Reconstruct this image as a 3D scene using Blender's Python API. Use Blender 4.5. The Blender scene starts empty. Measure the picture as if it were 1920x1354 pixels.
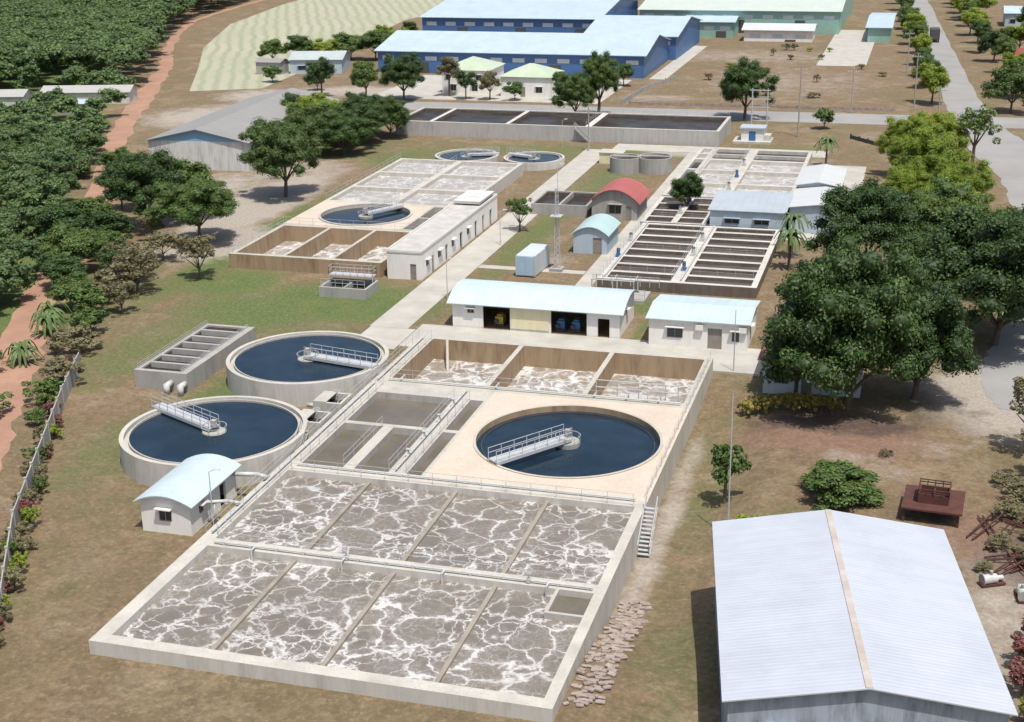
import bpy, math, random
import numpy as np
from mathutils import Vector, Matrix
random.seed(7); rng=np.random.default_rng(7)
SC=bpy.context.scene; COL=SC.collection

# ------------------------------------------------------------------ materials
def newmat(name):
    m=bpy.data.materials.new(name); m.use_nodes=True; nt=m.node_tree
    b=nt.nodes["Principled BSDF"]
    return m,nt,b
def N(nt,t,**k):
    n=nt.nodes.new(t)
    for a,v in k.items(): setattr(n,a,v)
    return n
def L(nt,a,b): nt.links.new(a,b)
def pos(nt,obj=False):
    if obj: return N(nt,"ShaderNodeTexCoord").outputs["Object"]
    return N(nt,"ShaderNodeNewGeometry").outputs["Position"]
def noise(nt,v,scale,detail=4,rough=.55,dist=0):
    n=N(nt,"ShaderNodeTexNoise"); n.inputs["Scale"].default_value=scale; n.inputs["Detail"].default_value=detail
    n.inputs["Roughness"].default_value=rough; n.inputs["Distortion"].default_value=dist; L(nt,v,n.inputs["Vector"]); return n
def rng_map(nt,v,a,b,c=0,d=1):
    n=N(nt,"ShaderNodeMapRange"); n.inputs[1].default_value=a;n.inputs[2].default_value=b;n.inputs[3].default_value=c;n.inputs[4].default_value=d
    L(nt,v,n.inputs[0]); return n.outputs[0]
def mix(nt,f,a,b,mode='MIX'):
    n=N(nt,"ShaderNodeMix",data_type='RGBA',blend_type=mode)
    for s,v in ((0,f),(6,a),(7,b)):
        if isinstance(v,(int,float)): n.inputs[s].default_value=v
        elif isinstance(v,tuple): n.inputs[s].default_value=(v+(1,))[:4]
        else: L(nt,v,n.inputs[s])
    return n.outputs[2]
def mth(nt,op,a,b=0):
    n=N(nt,"ShaderNodeMath",operation=op)
    for i,v in enumerate((a,b)):
        if isinstance(v,(int,float)): n.inputs[i].default_value=v
        else: L(nt,v,n.inputs[i])
    return n.outputs[0]
def bump(nt,b,h,strength=.3,dist=.05):
    n=N(nt,"ShaderNodeBump"); n.inputs["Strength"].default_value=strength; n.inputs["Distance"].default_value=dist
    L(nt,h,n.inputs["Height"]); L(nt,n.outputs[0],b.inputs["Normal"])
def M(name,c1,c2=None,scale=.6,rough=.85,bp=.2,metal=0,fine=8):
    m,nt,b=newmat(name)
    c2=c2 or tuple(x*.8 for x in c1)
    p=pos(nt); n1=noise(nt,p,scale,5,.6); n2=noise(nt,p,fine,3,.6)
    f=rng_map(nt,n1.outputs[0],.35,.68)
    c=mix(nt,f,c1,c2); c=mix(nt,rng_map(nt,n2.outputs[0],.3,.75,0,.35),c,tuple(x*.6 for x in c1))
    L(nt,c,b.inputs["Base Color"]); b.inputs["Roughness"].default_value=rough; b.inputs["Metallic"].default_value=metal
    if bp: bump(nt,b,n2.outputs[0],bp,.03)
    return m
def wallmat(name,top,side,stain,top2=None,streak=.75):
    m,nt,b=newmat(name)
    g=N(nt,"ShaderNodeNewGeometry"); p=g.outputs["Position"]
    sx=N(nt,"ShaderNodeSeparateXYZ"); L(nt,g.outputs["Normal"],sx.inputs[0])
    mp=N(nt,"ShaderNodeMapping"); L(nt,p,mp.inputs[0]); mp.inputs["Scale"].default_value=(1.0,1.0,.16)
    s=noise(nt,mp.outputs[0],1.3,6,.7); n2=noise(nt,p,.35,6,.65); n3=noise(nt,p,7,3,.6); n4=noise(nt,p,.18,4,.6)
    sf=mth(nt,'MULTIPLY',rng_map(nt,s.outputs[0],.42,.72,0,streak),rng_map(nt,n4.outputs[0],.35,.6,.35,1))
    sc=mix(nt,sf,side,stain)
    tc=mix(nt,rng_map(nt,n2.outputs[0],.4,.7),top,top2 or tuple(x*.75 for x in top))
    tc=mix(nt,rng_map(nt,n3.outputs[0],.45,.8,0,.5),tc,tuple(x*.55 for x in top))
    c=mix(nt,rng_map(nt,sx.outputs[2],.4,.7),sc,tc)
    L(nt,c,b.inputs["Base Color"]); b.inputs["Roughness"].default_value=.9; bump(nt,b,n3.outputs[0],.25,.03)
    return m
def roofmat(name,c1,c2,axis=0,period=.3,rough=.5,seam=.25):
    m,nt,b=newmat(name)
    o=pos(nt,True); sx=N(nt,"ShaderNodeSeparateXYZ"); L(nt,o,sx.inputs[0])
    w=mth(nt,'SINE',mth(nt,'MULTIPLY',sx.outputs[axis],2*math.pi/period))
    sh=mth(nt,'FRACT',mth(nt,'DIVIDE',sx.outputs[axis],1.05)); seamv=rng_map(nt,sh,.0,.07,seam,0)
    mp=N(nt,"ShaderNodeMapping"); L(nt,o,mp.inputs[0]); mp.inputs["Scale"].default_value=(2,.25,1) if axis==0 else (.25,2,1)
    n1=noise(nt,mp.outputs[0],.6,6,.7); n2=noise(nt,o,.25,5,.65)
    c=mix(nt,rng_map(nt,n1.outputs[0],.35,.75),c1,c2); c=mix(nt,rng_map(nt,n2.outputs[0],.42,.72,0,.6),c,tuple(x*.84 for x in c1))
    c=mix(nt,seamv,c,tuple(x*.5 for x in c1))
    L(nt,c,b.inputs["Base Color"]); b.inputs["Roughness"].default_value=rough
    bump(nt,b,w,.2,.03); return m
def foammat(name,base,amt=1.0,foam=(.62,.605,.58),k=1.0,haze=.14,hl=.42):
    m,nt,b=newmat(name)
    p=pos(nt); wsp=noise(nt,p,3.0,5,.75)
    def veins(sc,ds,damp,w,off):
        mp=N(nt,"ShaderNodeMapping"); L(nt,p,mp.inputs[0]); mp.inputs["Location"].default_value=(off,off*.7,0)
        n=noise(nt,mp.outputs[0],ds,4,.58)
        v=N(nt,"ShaderNodeVectorMath",operation='SUBTRACT'); L(nt,n.outputs["Color"],v.inputs[0]); v.inputs[1].default_value=(.5,.5,.5)
        s=N(nt,"ShaderNodeVectorMath",operation='SCALE'); L(nt,v.outputs[0],s.inputs[0]); s.inputs[3].default_value=damp
        a=N(nt,"ShaderNodeVectorMath",operation='ADD'); L(nt,s.outputs[0],a.inputs[0]); L(nt,mp.outputs[0],a.inputs[1])
        vo=N(nt,"ShaderNodeTexVoronoi",feature='DISTANCE_TO_EDGE'); vo.inputs["Scale"].default_value=sc; L(nt,a.outputs[0],vo.inputs["Vector"])
        wn=noise(nt,mp.outputs[0],.45,4,.65); wd=rng_map(nt,wn.outputs[0],.36,.7,w*.25,w*1.6)
        out=[]
        for kk in (1,3.0):
            n=N(nt,"ShaderNodeMapRange"); n.interpolation_type='SMOOTHSTEP'; L(nt,vo.outputs["Distance"],n.inputs[0]); n.inputs[1].default_value=0; L(nt,mth(nt,'MULTIPLY',wd,kk),n.inputs[2]); n.inputs[3].default_value=1; n.inputs[4].default_value=0
            out.append(n.outputs[0])
        halo=mth(nt,'MULTIPLY',mth(nt,'MULTIPLY',out[1],rng_map(nt,wsp.outputs[0],.4,.66,0,1)),hl)
        core=mth(nt,'MULTIPLY',out[0],rng_map(nt,wsp.outputs[0],.3,.5,.7,1))
        return mth(nt,'MAXIMUM',core,halo)
    v1=veins(.36,.42,3.8,.085*k,3); v2=veins(.66,.6,2.4,.06*k,41); v3=veins(1.4,1.2,1.3,.055*k,77)
    m1=noise(nt,p,.2,3,.55); m2=noise(nt,p,.9,6,.75); m3=noise(nt,p,.1,2,.5)
    f=mth(nt,'MAXIMUM',mth(nt,'MULTIPLY',v1,rng_map(nt,m2.outputs[0],.3,.55,.55,1)),mth(nt,'MULTIPLY',v2,rng_map(nt,m1.outputs[0],.42,.6,.05,.9)))
    f=mth(nt,'MAXIMUM',f,mth(nt,'MULTIPLY',v3,rng_map(nt,m1.outputs[0],.56,.36,.0,.5)))
    f=mth(nt,'ADD',f,mth(nt,'MULTIPLY',rng_map(nt,m2.outputs[0],.46,.8,.0,haze),rng_map(nt,m3.outputs[0],.4,.58,.1,1.6)))
    f=mth(nt,'MULTIPLY',f,rng_map(nt,m3.outputs[0],.36,.52,.72,1))
    f=mth(nt,'MINIMUM',mth(nt,'MULTIPLY',f,amt),1)
    bc=mix(nt,rng_map(nt,m1.outputs[0],.35,.65),base,tuple(x*.84 for x in base))
    c=mix(nt,f,bc,foam); L(nt,c,b.inputs["Base Color"]); b.inputs["Roughness"].default_value=.5
    bump(nt,b,f,.35,.05); return m
def watermat(name,c,c2,rough=.06,sc=.3,ior=1.33):
    m,nt,b=newmat(name); p=pos(nt); n=noise(nt,p,sc,4,.6); n2=noise(nt,p,3.5,3,.5)
    L(nt,mix(nt,rng_map(nt,n.outputs[0],.4,.65),c,c2),b.inputs["Base Color"]); b.inputs["Roughness"].default_value=rough; b.inputs["IOR"].default_value=ior
    bump(nt,b,n2.outputs[0],.05,.03); return m
def leafmat(name,dark,light,trans=.25):
    m,nt,b=newmat(name)
    a=N(nt,"ShaderNodeAttribute"); a.attribute_name="tint"; oi=N(nt,"ShaderNodeObjectInfo")
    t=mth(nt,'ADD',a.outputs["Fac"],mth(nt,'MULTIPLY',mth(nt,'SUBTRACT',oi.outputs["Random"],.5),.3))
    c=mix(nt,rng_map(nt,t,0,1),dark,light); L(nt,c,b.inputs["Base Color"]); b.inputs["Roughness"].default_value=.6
    tr=N(nt,"ShaderNodeBsdfTranslucent"); L(nt,mix(nt,.5,c,light),tr.inputs[0])
    ms=N(nt,"ShaderNodeMixShader"); ms.inputs[0].default_value=trans
    L(nt,b.outputs[0],ms.inputs[1]); L(nt,tr.outputs[0],ms.inputs[2]); L(nt,ms.outputs[0],nt.nodes["Material Output"].inputs[0])
    return m

CONC=wallmat("concrete_pale",(.50,.475,.415),(.42,.40,.365),(.24,.22,.19))
CONCW=wallmat("concrete_whitewashed",(.54,.51,.445),(.54,.52,.47),(.30,.28,.24))
CONCB=wallmat("concrete_brown_stained",(.50,.47,.40),(.36,.26,.165),(.17,.11,.065),streak=1)
CONCG=wallmat("concrete_grey",(.40,.385,.35),(.36,.35,.33),(.19,.18,.17))
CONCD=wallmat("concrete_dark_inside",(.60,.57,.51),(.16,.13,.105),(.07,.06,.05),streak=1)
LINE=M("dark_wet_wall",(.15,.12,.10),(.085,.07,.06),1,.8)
DECK=wallmat("deck_concrete",(.60,.51,.41),(.50,.46,.40),(.28,.24,.2),(.52,.44,.35))
BAFF=M("baffle",(.36,.32,.26),(.25,.22,.18))
FOAM=foammat("aerated_water",(.195,.168,.137)); FOAM2=foammat("aerated_water_thick",(.24,.2,.155),1.15,k=1.8,haze=.35)
FOAMF=foammat("aerated_water_light",(.35,.33,.30),.9,k=1.5,haze=.4)
DWAT=watermat("clarified_water",(.011,.023,.038),(.019,.036,.056),.07); GWAT=watermat("settling_water",(.125,.108,.083),(.165,.145,.114),.2)
BWAT=watermat("dark_basin_water",(.03,.026,.024),(.065,.056,.05),.3,ior=1.2); CWAT=watermat("cell_water",(.085,.072,.062),(.13,.112,.096),.3,ior=1.2)
STEEL=M("galvanised_steel",(.52,.53,.54),(.42,.43,.44),2,.45,0); PIPE=M("painted_pipe",(.56,.57,.55),(.44,.45,.43),2,.5,0)
DKS=M("dark_steel",(.06,.06,.065),(.1,.1,.1),2,.6,0); RUST=M("rusty_steel",(.12,.04,.027),(.06,.028,.025),1.5,.8,.3)
WHITE=wallmat("white_plaster",(.66,.65,.62),(.78,.76,.72),(.54,.52,.47),streak=.5); YEL=wallmat("cream_plaster",(.6,.56,.4),(.72,.66,.44),(.5,.45,.3),streak=.5)
BLUEW=roofmat("blue_cladding",(.07,.16,.35),(.055,.13,.29),0,.4,.5,.2); GREENW=roofmat("green_cladding",(.28,.46,.39),(.24,.4,.35),0,.4,.5,.2)
ROOFB=roofmat("pale_blue_sheet_roof",(.49,.585,.61),(.55,.635,.655),0); ROOFBY=roofmat("pale_blue_sheet_roof_along",(.49,.585,.62),(.55,.635,.665),1)
ROOFW=roofmat("white_sheet_roof",(.46,.49,.54),(.50,.53,.58),1,.35,.5,.22); ROOFG=roofmat("grey_sheet_roof",(.32,.305,.29),(.26,.245,.23),1)
ROOFF=roofmat("factory_roof",(.43,.53,.61),(.49,.58,.65),0,.5); ROOFR=roofmat("red_sheet_roof",(.38,.10,.09),(.46,.16,.13),1); ROOFGN=roofmat("pale_green_roof",(.44,.52,.37),(.5,.57,.44),0)
TILE=roofmat("red_tile_roof",(.28,.07,.05),(.21,.055,.04),0,.25); BLUEG=wallmat("blue_grey_paint",(.4,.46,.5),(.42,.5,.56),(.3,.35,.4)); GUNW=wallmat("weathered_gable",(.3,.34,.38),(.34,.39,.45),(.06,.07,.08),streak=1)
GLASS=M("window_glass",(.03,.04,.05),(.05,.06,.07),1,.15,0); FRAME=M("window_frame",(.35,.33,.3),(.3,.28,.25),2,.6,0); DOORM=M("door_paint",(.3,.26,.22),(.22,.2,.18),2,.6,0)
BARK=M("bark",(.16,.12,.09),(.09,.07,.05),3,.95,.4); BLUEM=M("blue_machine",(.05,.16,.36),None,2,.4,0); YELM=M("yellow_machine",(.55,.38,.05),None,2,.4,0)
ASPH=M("road_surface",(.33,.32,.305),(.27,.262,.25),.12,.9,.1); PAVE=M("path_concrete",(.50,.475,.42),(.39,.37,.32),.35,.9,.1)
DIRT=M("red_dirt",(.42,.245,.165),(.31,.175,.12),.2,.95,.3,0,2); RUBB=M("rubble",(.40,.34,.30),(.24,.18,.15),1.5,.95,.4)
LEAF=leafmat("leaf_dark",(.018,.043,.011),(.09,.16,.032)); LEAF2=leafmat("leaf_mid",(.032,.065,.015),(.145,.22,.045)); LEAFY=leafmat("leaf_yellow_green",(.10,.16,.015),(.38,.45,.06),.4)
LEAFF=leafmat("leaf_forest",(.042,.083,.028),(.155,.235,.08),.32); LEAFD=leafmat("leaf_dry",(.09,.08,.04),(.27,.24,.12)); LEAFR=leafmat("leaf_red",(.1,.03,.03),(.3,.12,.1)); LEAFH=leafmat("leaf_hedge",(.14,.12,.02),(.48,.40,.09))

# ------------------------------------------------------------------ mesh helpers
class G:
    def __init__(s): s.v=[]; s.f=[]
    def box(s,x0,x1,y0,y1,z0,z1):
        n=len(s.v); s.v+=[(x0,y0,z0),(x1,y0,z0),(x1,y1,z0),(x0,y1,z0),(x0,y0,z1),(x1,y0,z1),(x1,y1,z1),(x0,y1,z1)]
        s.f+=[tuple(n+i for i in q) for q in ((0,3,2,1),(4,5,6,7),(0,1,5,4),(1,2,6,5),(2,3,7,6),(3,0,4,7))]; return s
    def obox(s,c,u,L_,W,H,z0):
        ca,sa=math.cos(u),math.sin(u); n=len(s.v)
        for z in (z0,z0+H):
            for a,b in ((-1,-1),(1,-1),(1,1),(-1,1)):
                s.v.append((c[0]+a*L_/2*ca-b*W/2*sa,c[1]+a*L_/2*sa+b*W/2*ca,z))
        s.f+=[tuple(n+i for i in q) for q in ((0,3,2,1),(4,5,6,7),(0,1,5,4),(1,2,6,5),(2,3,7,6),(3,0,4,7))]; return s
    def tube(s,p,q,r,r2=None,n=6,cap=True):
        r2=r if r2 is None else r2; p=Vector(p);q=Vector(q);d=(q-p)
        if d.length<1e-6: return s
        d.normalize(); a=d.orthogonal().normalized(); b=d.cross(a); k=len(s.v)
        for c,rr in ((p,r),(q,r2)):
            for i in range(n):
                t=2*math.pi*i/n; s.v.append(tuple(c+a*math.cos(t)*rr+b*math.sin(t)*rr))
        s.f+=[(k+i,k+(i+1)%n,k+n+(i+1)%n,k+n+i) for i in range(n)]
        if cap: s.f+=[tuple(k+i for i in range(n))[::-1],tuple(k+n+i for i in range(n))]
        return s
    def disc(s,cx,cy,r,z,n=64):
        k=len(s.v); s.v+=[(cx+r*math.cos(2*math.pi*i/n),cy+r*math.sin(2*math.pi*i/n),z) for i in range(n)]; s.f.append(tuple(range(k,k+n))); return s
    def ring(s,cx,cy,ri,ro,z0,z1,n=72):
        k=len(s.v)
        for r,z in ((ro,z0),(ro,z1),(ri,z1),(ri,z0)):
            s.v+=[(cx+r*math.cos(2*math.pi*i/n),cy+r*math.sin(2*math.pi*i/n),z) for i in range(n)]
        for a in range(4):
            b=(a+1)%4
            s.f+=[(k+a*n+i,k+a*n+(i+1)%n,k+b*n+(i+1)%n,k+b*n+i) for i in range(n)]
        return s
    def rail(s,pts,z,h=1.0,sp=2.0,t=.036,closed=False):
        if closed: pts=list(pts)+[pts[0]]
        for (x0,y0),(x1,y1) in zip(pts[:-1],pts[1:]):
            d=math.hypot(x1-x0,y1-y0); n=max(1,round(d/sp))
            for i in range(n+1):
                u=i/n; s.tube((x0+(x1-x0)*u,y0+(y1-y0)*u,z),(x0+(x1-x0)*u,y0+(y1-y0)*u,z+h),t*.6,n=4)
            for hh in (h,h*.55): s.tube((x0,y0,z+hh),(x1,y1,z+hh),t*.55,n=4)
        return s
    def poly(s,pts,z):
        k=len(s.v); s.v+=[(x,y,z) for x,y in pts]; s.f.append(tuple(range(k,k+len(pts)))); return s
def mobj(name,g,mat,off=(0,0,0),smooth=False):
    me=bpy.data.meshes.new(name); me.from_pydata([(a-off[0],b-off[1],c-off[2]) for a,b,c in g.v],[],g.f); me.materials.append(mat); me.update()
    if smooth: me.shade_smooth()
    o=bpy.data.objects.new(name,me); COL.objects.link(o); return o
def tag(o,label,cat,group=None,kind=None):
    if label: o["label"]=label
    if cat: o["category"]=cat
    if group: o["group"]=group
    if kind: o["kind"]=kind
    return o
def thing(name,label,cat,loc=(0,0,0),rot=0,group=None):
    e=bpy.data.objects.new(name,None); COL.objects.link(e); e.location=loc; e.rotation_euler=(0,0,rot); e.empty_display_size=.5
    tag(e,label,cat,group); e["_l"]=list(loc); return e
def part(t,name,g,mat,world=False,label=None,smooth=False):
    o=mobj(name,g,mat,tuple(t["_l"]) if world else (0,0,0),smooth); o.parent=t
    if label: o["label"]=label
    return o
def single(name,g,mat,label,cat,group=None,kind=None,smooth=False):
    o=mobj(name,g,mat,(0,0,0),smooth)
    return tag(o,label,cat,group,kind)

# ------------------------------------------------------------------ ground
XL,XR=-48.8,-18.0
HOLES=[(XL,XR,68.2,97.5),(XL,XR,117.7,131.9),(XL,-36.4,97.5,117.7),(-36.4,XR,97.5,117.7),(-83.6,-62.8,156.5,173),(-35.8,-16.8,158,186.3),(-36.2,-27.2,186.8,203),(-36.2,-17.2,203.4,241),(-96,-34.4,250,266),(-72.4,-66.7,114.2,129.3),(-53.6,-45.2,193,202)]
def gh(x,y):
    x=np.asarray(x,float); y=np.asarray(y,float)
    a=np.clip((x+20.5)/2.5,0,1)*np.clip((-9.5-x)/6.5,0,1)
    b=np.clip((y-74)/10,0,1)*np.clip((134-y)/14,0,1)
    h=-1.25*np.minimum(1,a*1.6)*b
    h=h+.5*np.clip((x+64)/12,0,1)*np.clip((-8-x)/8,0,1)*np.clip((84-y)/9,0,1)*np.clip((y-50)/12,0,1)
    return h
def ghole(x,y):
    h=gh(x,y)
    for a,b,c,d in HOLES: h=np.where((x>a+.12)&(x<b-.12)&(y>c+.12)&(y<d-.12),-3.2,h)
    return h
ex=[v for a,b,c,d in HOLES for v in (a+.1,a+.22,b-.1,b-.22)]; ey=[v for a,b,c,d in HOLES for v in (c+.1,c+.22,d-.1,d-.22)]
xs=np.unique(np.round(np.concatenate([np.linspace(-3000,-400,14),np.arange(-400,-130,9),np.arange(-130,30,1.6),np.arange(30,120,10),np.linspace(120,3000,14),ex]),3))
ys=np.unique(np.round(np.concatenate([np.linspace(-600,40,10),np.arange(40,330,1.8),np.arange(330,640,9),np.linspace(640,4500,16),ey]),3))
X,Y=np.meshgrid(xs,ys); Z=ghole(X,Y)
nx,ny=len(xs),len(ys)
idx=np.arange(nx*ny).reshape(ny,nx)
F=np.stack([idx[:-1,:-1],idx[:-1,1:],idx[1:,1:],idx[1:,:-1]],-1).reshape(-1,4)
me=bpy.data.meshes.new("ground"); me.from_pydata(np.stack([X,Y,Z],-1).reshape(-1,3).tolist(),[],F.tolist())
def blobs(L_):
    w=np.zeros_like(X)
    for x,y,rx,ry,k in L_: w=np.maximum(w,k*np.exp(-(((X-x)/rx)**2+((Y-y)/ry)**2)**1.5))
    return w
green=blobs([(-63,146,14,9,1),(-72,140,12,10,.8),(-60,132,9,6,.7),(-62,112,5,14,.85),(-50.5,112,2,16,.7),(-86.5,170,4,40,.85),(-80,150,8,8,.85),(-86,228,9,12,.7),(-60,240,30,8,.6),(-47,215,6,22,.65),(-50,178,3,30,.7),(-47,152,5,7,.5),(-26,152,11,4,.75),(-78,125,6,18,.6),(-95,140,10,20,.6),(-100,235,14,16,.5),(-22,250,10,6,.5),(-27.5,142,1.2,6,.7),(-66,100,6,14,.5),(-56,90,14,10,.36),(-7,200,6,20,.35),(-13,130,3,8,.35),(20,250,12,60,.3),(-25,330,30,30,.12),(-15,105,4,30,.42),(-9,100,5,5,.38),(-60,74,10,10,.34),(-12,76,4,12,.44)])
fz=(X<-.56*Y-22)&(Y>80); green[fz]=np.maximum(green,.9)[fz]
sand=blobs([(-96,190,7,28,1),(-108,200,9,14,.7),(-92,168,9,12,.9),(-100,215,12,12,.6),(-140,262,18,18,.8),(-120,300,22,9,.8),(-140,290,16,12,.8),(-90,300,30,6,.6),(-55,303,12,6,.5),(-20,238,10,8,.5),(-40,243,8,4,.8),(-14,218,6,20,.5),(10,131,9,12,.95),(-16.9,96,1.5,26,.65),(-4,113,3,3,.5),(14,150,6,30,.5),(8,88,4,14,.6),(-44,168,5,6,.45),(-3,262,12,10,.4),(-86,110,8,20,.25),(-105,180,6,10,.6),(3,117,5,3,.4),(-30,330,30,30,.42),(-45,375,40,20,.45),(0,112,3,4,.4)])  # sandy ground; the far dry-field blobs lighten its colour as haze would
red=blobs([(-18.5,222,30,3,.1),(-30,345,40,55,.4),(-90,120,8,16,.5),(-5,118,11,6,.8),(-20,262,30,5,.4),(6,100,4,6,.7),(-2,262,10,14,.5),(9,96,4,8,.6)])
dark=blobs([(-5,121,9,3.4,.85),(3,126,7,8,.5),(2,104,5,5,.5),(9,97,4,6,.6),(-54,136,6,3,.6),(-9,112,9,5,.4)])  # dark soil, plus tree shade painted into the ground colour
ca=me.color_attributes.new("zones","FLOAT_COLOR","POINT")
ca.data.foreach_set("color",np.stack([green,sand,red,dark],-1).reshape(-1).astype(np.float32))
m,nt,b=newmat("ground_surface"); p=pos(nt); at=N(nt,"ShaderNodeAttribute"); at.attribute_name="zones"
sp=N(nt,"ShaderNodeSeparateColor"); L(nt,at.outputs["Color"],sp.inputs[0])
nA=noise(nt,p,.05,6,.62); nB=noise(nt,p,.35,7,.72); nC=noise(nt,p,2.6,7,.8); nD=noise(nt,p,.14,7,.7,.6); nE=noise(nt,p,.8,7,.78); nF=noise(nt,p,1.5,6,.75,.3)
c=mix(nt,rng_map(nt,nB.outputs[0],.36,.64),(.255,.175,.10),(.185,.122,.068))
c=mix(nt,rng_map(nt,nA.outputs[0],.42,.62,0,.65),c,(.165,.145,.065))
c=mix(nt,rng_map(nt,nD.outputs[0],.5,.65,0,.8),c,(.32,.24,.155))
c=mix(nt,rng_map(nt,nE.outputs[0],.48,.66,0,.65),c,(.115,.08,.046))
c=mix(nt,rng_map(nt,nF.outputs[0],.54,.72,0,.7),c,(.36,.28,.18))
c=mix(nt,rng_map(nt,nF.outputs[0],.44,.3,0,.6),c,(.10,.088,.042))
def zone(ch,amp=.9,lo=.42,hi=.66):
    return rng_map(nt,mth(nt,'ADD',ch,mth(nt,'MULTIPLY',mth(nt,'SUBTRACT',nB.outputs[0],.5),amp)),lo,hi)
gcol=mix(nt,rng_map(nt,nB.outputs[0],.35,.65),(.085,.148,.03),(.155,.175,.055)); gcol=mix(nt,rng_map(nt,nC.outputs[0],.4,.7,0,.5),gcol,(.06,.1,.024)); gcol=mix(nt,rng_map(nt,nF.outputs[0],.56,.72,0,.5),gcol,(.24,.2,.105))
c=mix(nt,zone(sp.outputs[0],1.2,.25,.75),c,gcol)
c=mix(nt,zone(sp.outputs[2],1,.35,.7),c,mix(nt,rng_map(nt,nE.outputs[0],.4,.65),(.27,.16,.11),(.19,.115,.078)))
c=mix(nt,zone(sp.outputs[1],1.1,.3,.7),c,mix(nt,nC.outputs[0],(.48,.43,.365),(.35,.30,.25)))
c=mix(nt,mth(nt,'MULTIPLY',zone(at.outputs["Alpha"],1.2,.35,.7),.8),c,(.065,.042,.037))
c=mix(nt,rng_map(nt,nC.outputs[0],.38,.66,0,.6),c,mix(nt,.65,c,(.045,.032,.018)))
c=mix(nt,rng_map(nt,nC.outputs[0],.48,.3,0,.35),c,(.40,.32,.2))
L(nt,c,b.inputs["Base Color"]); b.inputs["Roughness"].default_value=.95
bump(nt,b,nC.outputs[0],.8,.14)
me.materials.append(m); go=bpy.data.objects.new("ground",me); COL.objects.link(go); go["kind"]="structure"

def ribbon(name,pts,ws,z,mat,jit=.0,n=14):
    P=[Vector((a,b_,0)) for a,b_ in pts]; out=[];W=[]
    for i in range(len(P)-1):
        p0=P[max(i-1,0)];p1=P[i];p2=P[i+1];p3=P[min(i+2,len(P)-1)]
        for k in range(n):
            t=k/n; out.append(.5*((2*p1)+(p2-p0)*t+(2*p0-5*p1+4*p2-p3)*t*t+(3*p1-p0-3*p2+p3)*t**3)); W.append(ws[i]+(ws[i+1]-ws[i])*t)
    out.append(P[-1]);W.append(ws[-1]); g=G()
    for i,q in enumerate(out):
        d=(out[min(i+1,len(out)-1)]-out[max(i-1,0)]).normalized(); nn=Vector((-d.y,d.x,0))
        for s in (1,-1):
            r=W[i]/2+random.uniform(-jit,jit); g.v.append(tuple(q+nn*s*r+Vector((0,0,z))))
    g.f=[(2*i,2*i+1,2*i+3,2*i+2) for i in range(len(out)-1)]
    return single(name,g,mat,None,None,kind="structure")
ribbon("dirt_road",[(-40,20),(-70,80),(-84,107),(-96,131.5),(-115,174),(-147.5,236),(-170,285),(-190,330),(-212,372),(-240,440),(-252,520)],[6,6.5,6.2,5.4,5,4.4,4.6,3.4,2.6,2.4,2.4],.012,DIRT,.6)
ribbon("road",[(-136,282.5),(-100,283),(-60,283),(0,284),(60,286),(200,290)],[9,11,11.5,12,12,12],.016,ASPH)
ribbon("road",[(-18,720),(-4.6,541),(2,420),(8.5,303),(13,262),(17.5,230),(18,195),(14.5,155),(11.5,138),(10.5,128)],[7,7,7,7.5,11,9,9,9,8,3],.022,ASPH,.3)
single("path",G().box(-57.1,-52.6,138,243,-.1,.03),PAVE,None,None,kind="structure")
single("pavement",G().box(-51.5,-13,132.2,139.9,-.2,.06).box(-56.9,-51.6,131,137.9,-.2,.05),PAVE,None,None,kind="structure")
single("path",G().box(-38.6,-36.6,158,243,-.1,.04).box(-52.5,-38.7,163.5,165,-.1,.035).box(-52.5,-15,243.2,249,-.1,.05),PAVE,None,None,kind="structure")
single("pavement",G().box(-16.3,-8,186,237,-.1,.035),PAVE,None,None,kind="structure")
single("pavement",G().box(-118,-66,292,328,-.1,.02).box(-62.4,-58.4,330,395,-.1,.024).box(-26,-14,360,440,-.1,.02),PAVE,None,None,kind="structure")
m,nt,b=newmat("planted_rows"); p=pos(nt); sx=N(nt,"ShaderNodeSeparateXYZ"); L(nt,p,sx.inputs[0])
nn=noise(nt,p,.05,4,.6); nf=noise(nt,p,.9,4,.7)
w=mth(nt,'SINE',mth(nt,'ADD',mth(nt,'MULTIPLY',mth(nt,'ADD',mth(nt,'MULTIPLY',sx.outputs[0],.97),mth(nt,'MULTIPLY',sx.outputs[1],.45)),1.7),mth(nt,'MULTIPLY',nn.outputs[0],9)))
c=mix(nt,rng_map(nt,w,-.3,.9,0,.8),(.40,.38,.28),(.22,.26,.15)); c=mix(nt,rng_map(nt,nf.outputs[0],.4,.65,0,.6),c,(.38,.365,.265)); c=mix(nt,rng_map(nt,nn.outputs[0],.42,.62,0,.5),c,(.31,.33,.22))
L(nt,c,b.inputs["Base Color"]); b.inputs["Roughness"].default_value=.95; PLANT=m
single("field",G().poly([(-163,293),(-148,300),(-152,345),(-160,395),(-168,450),(-150,620),(-245,620),(-235,500),(-222,430),(-200,370),(-178,325)],.03),PLANT,None,None,kind="structure")

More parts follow.
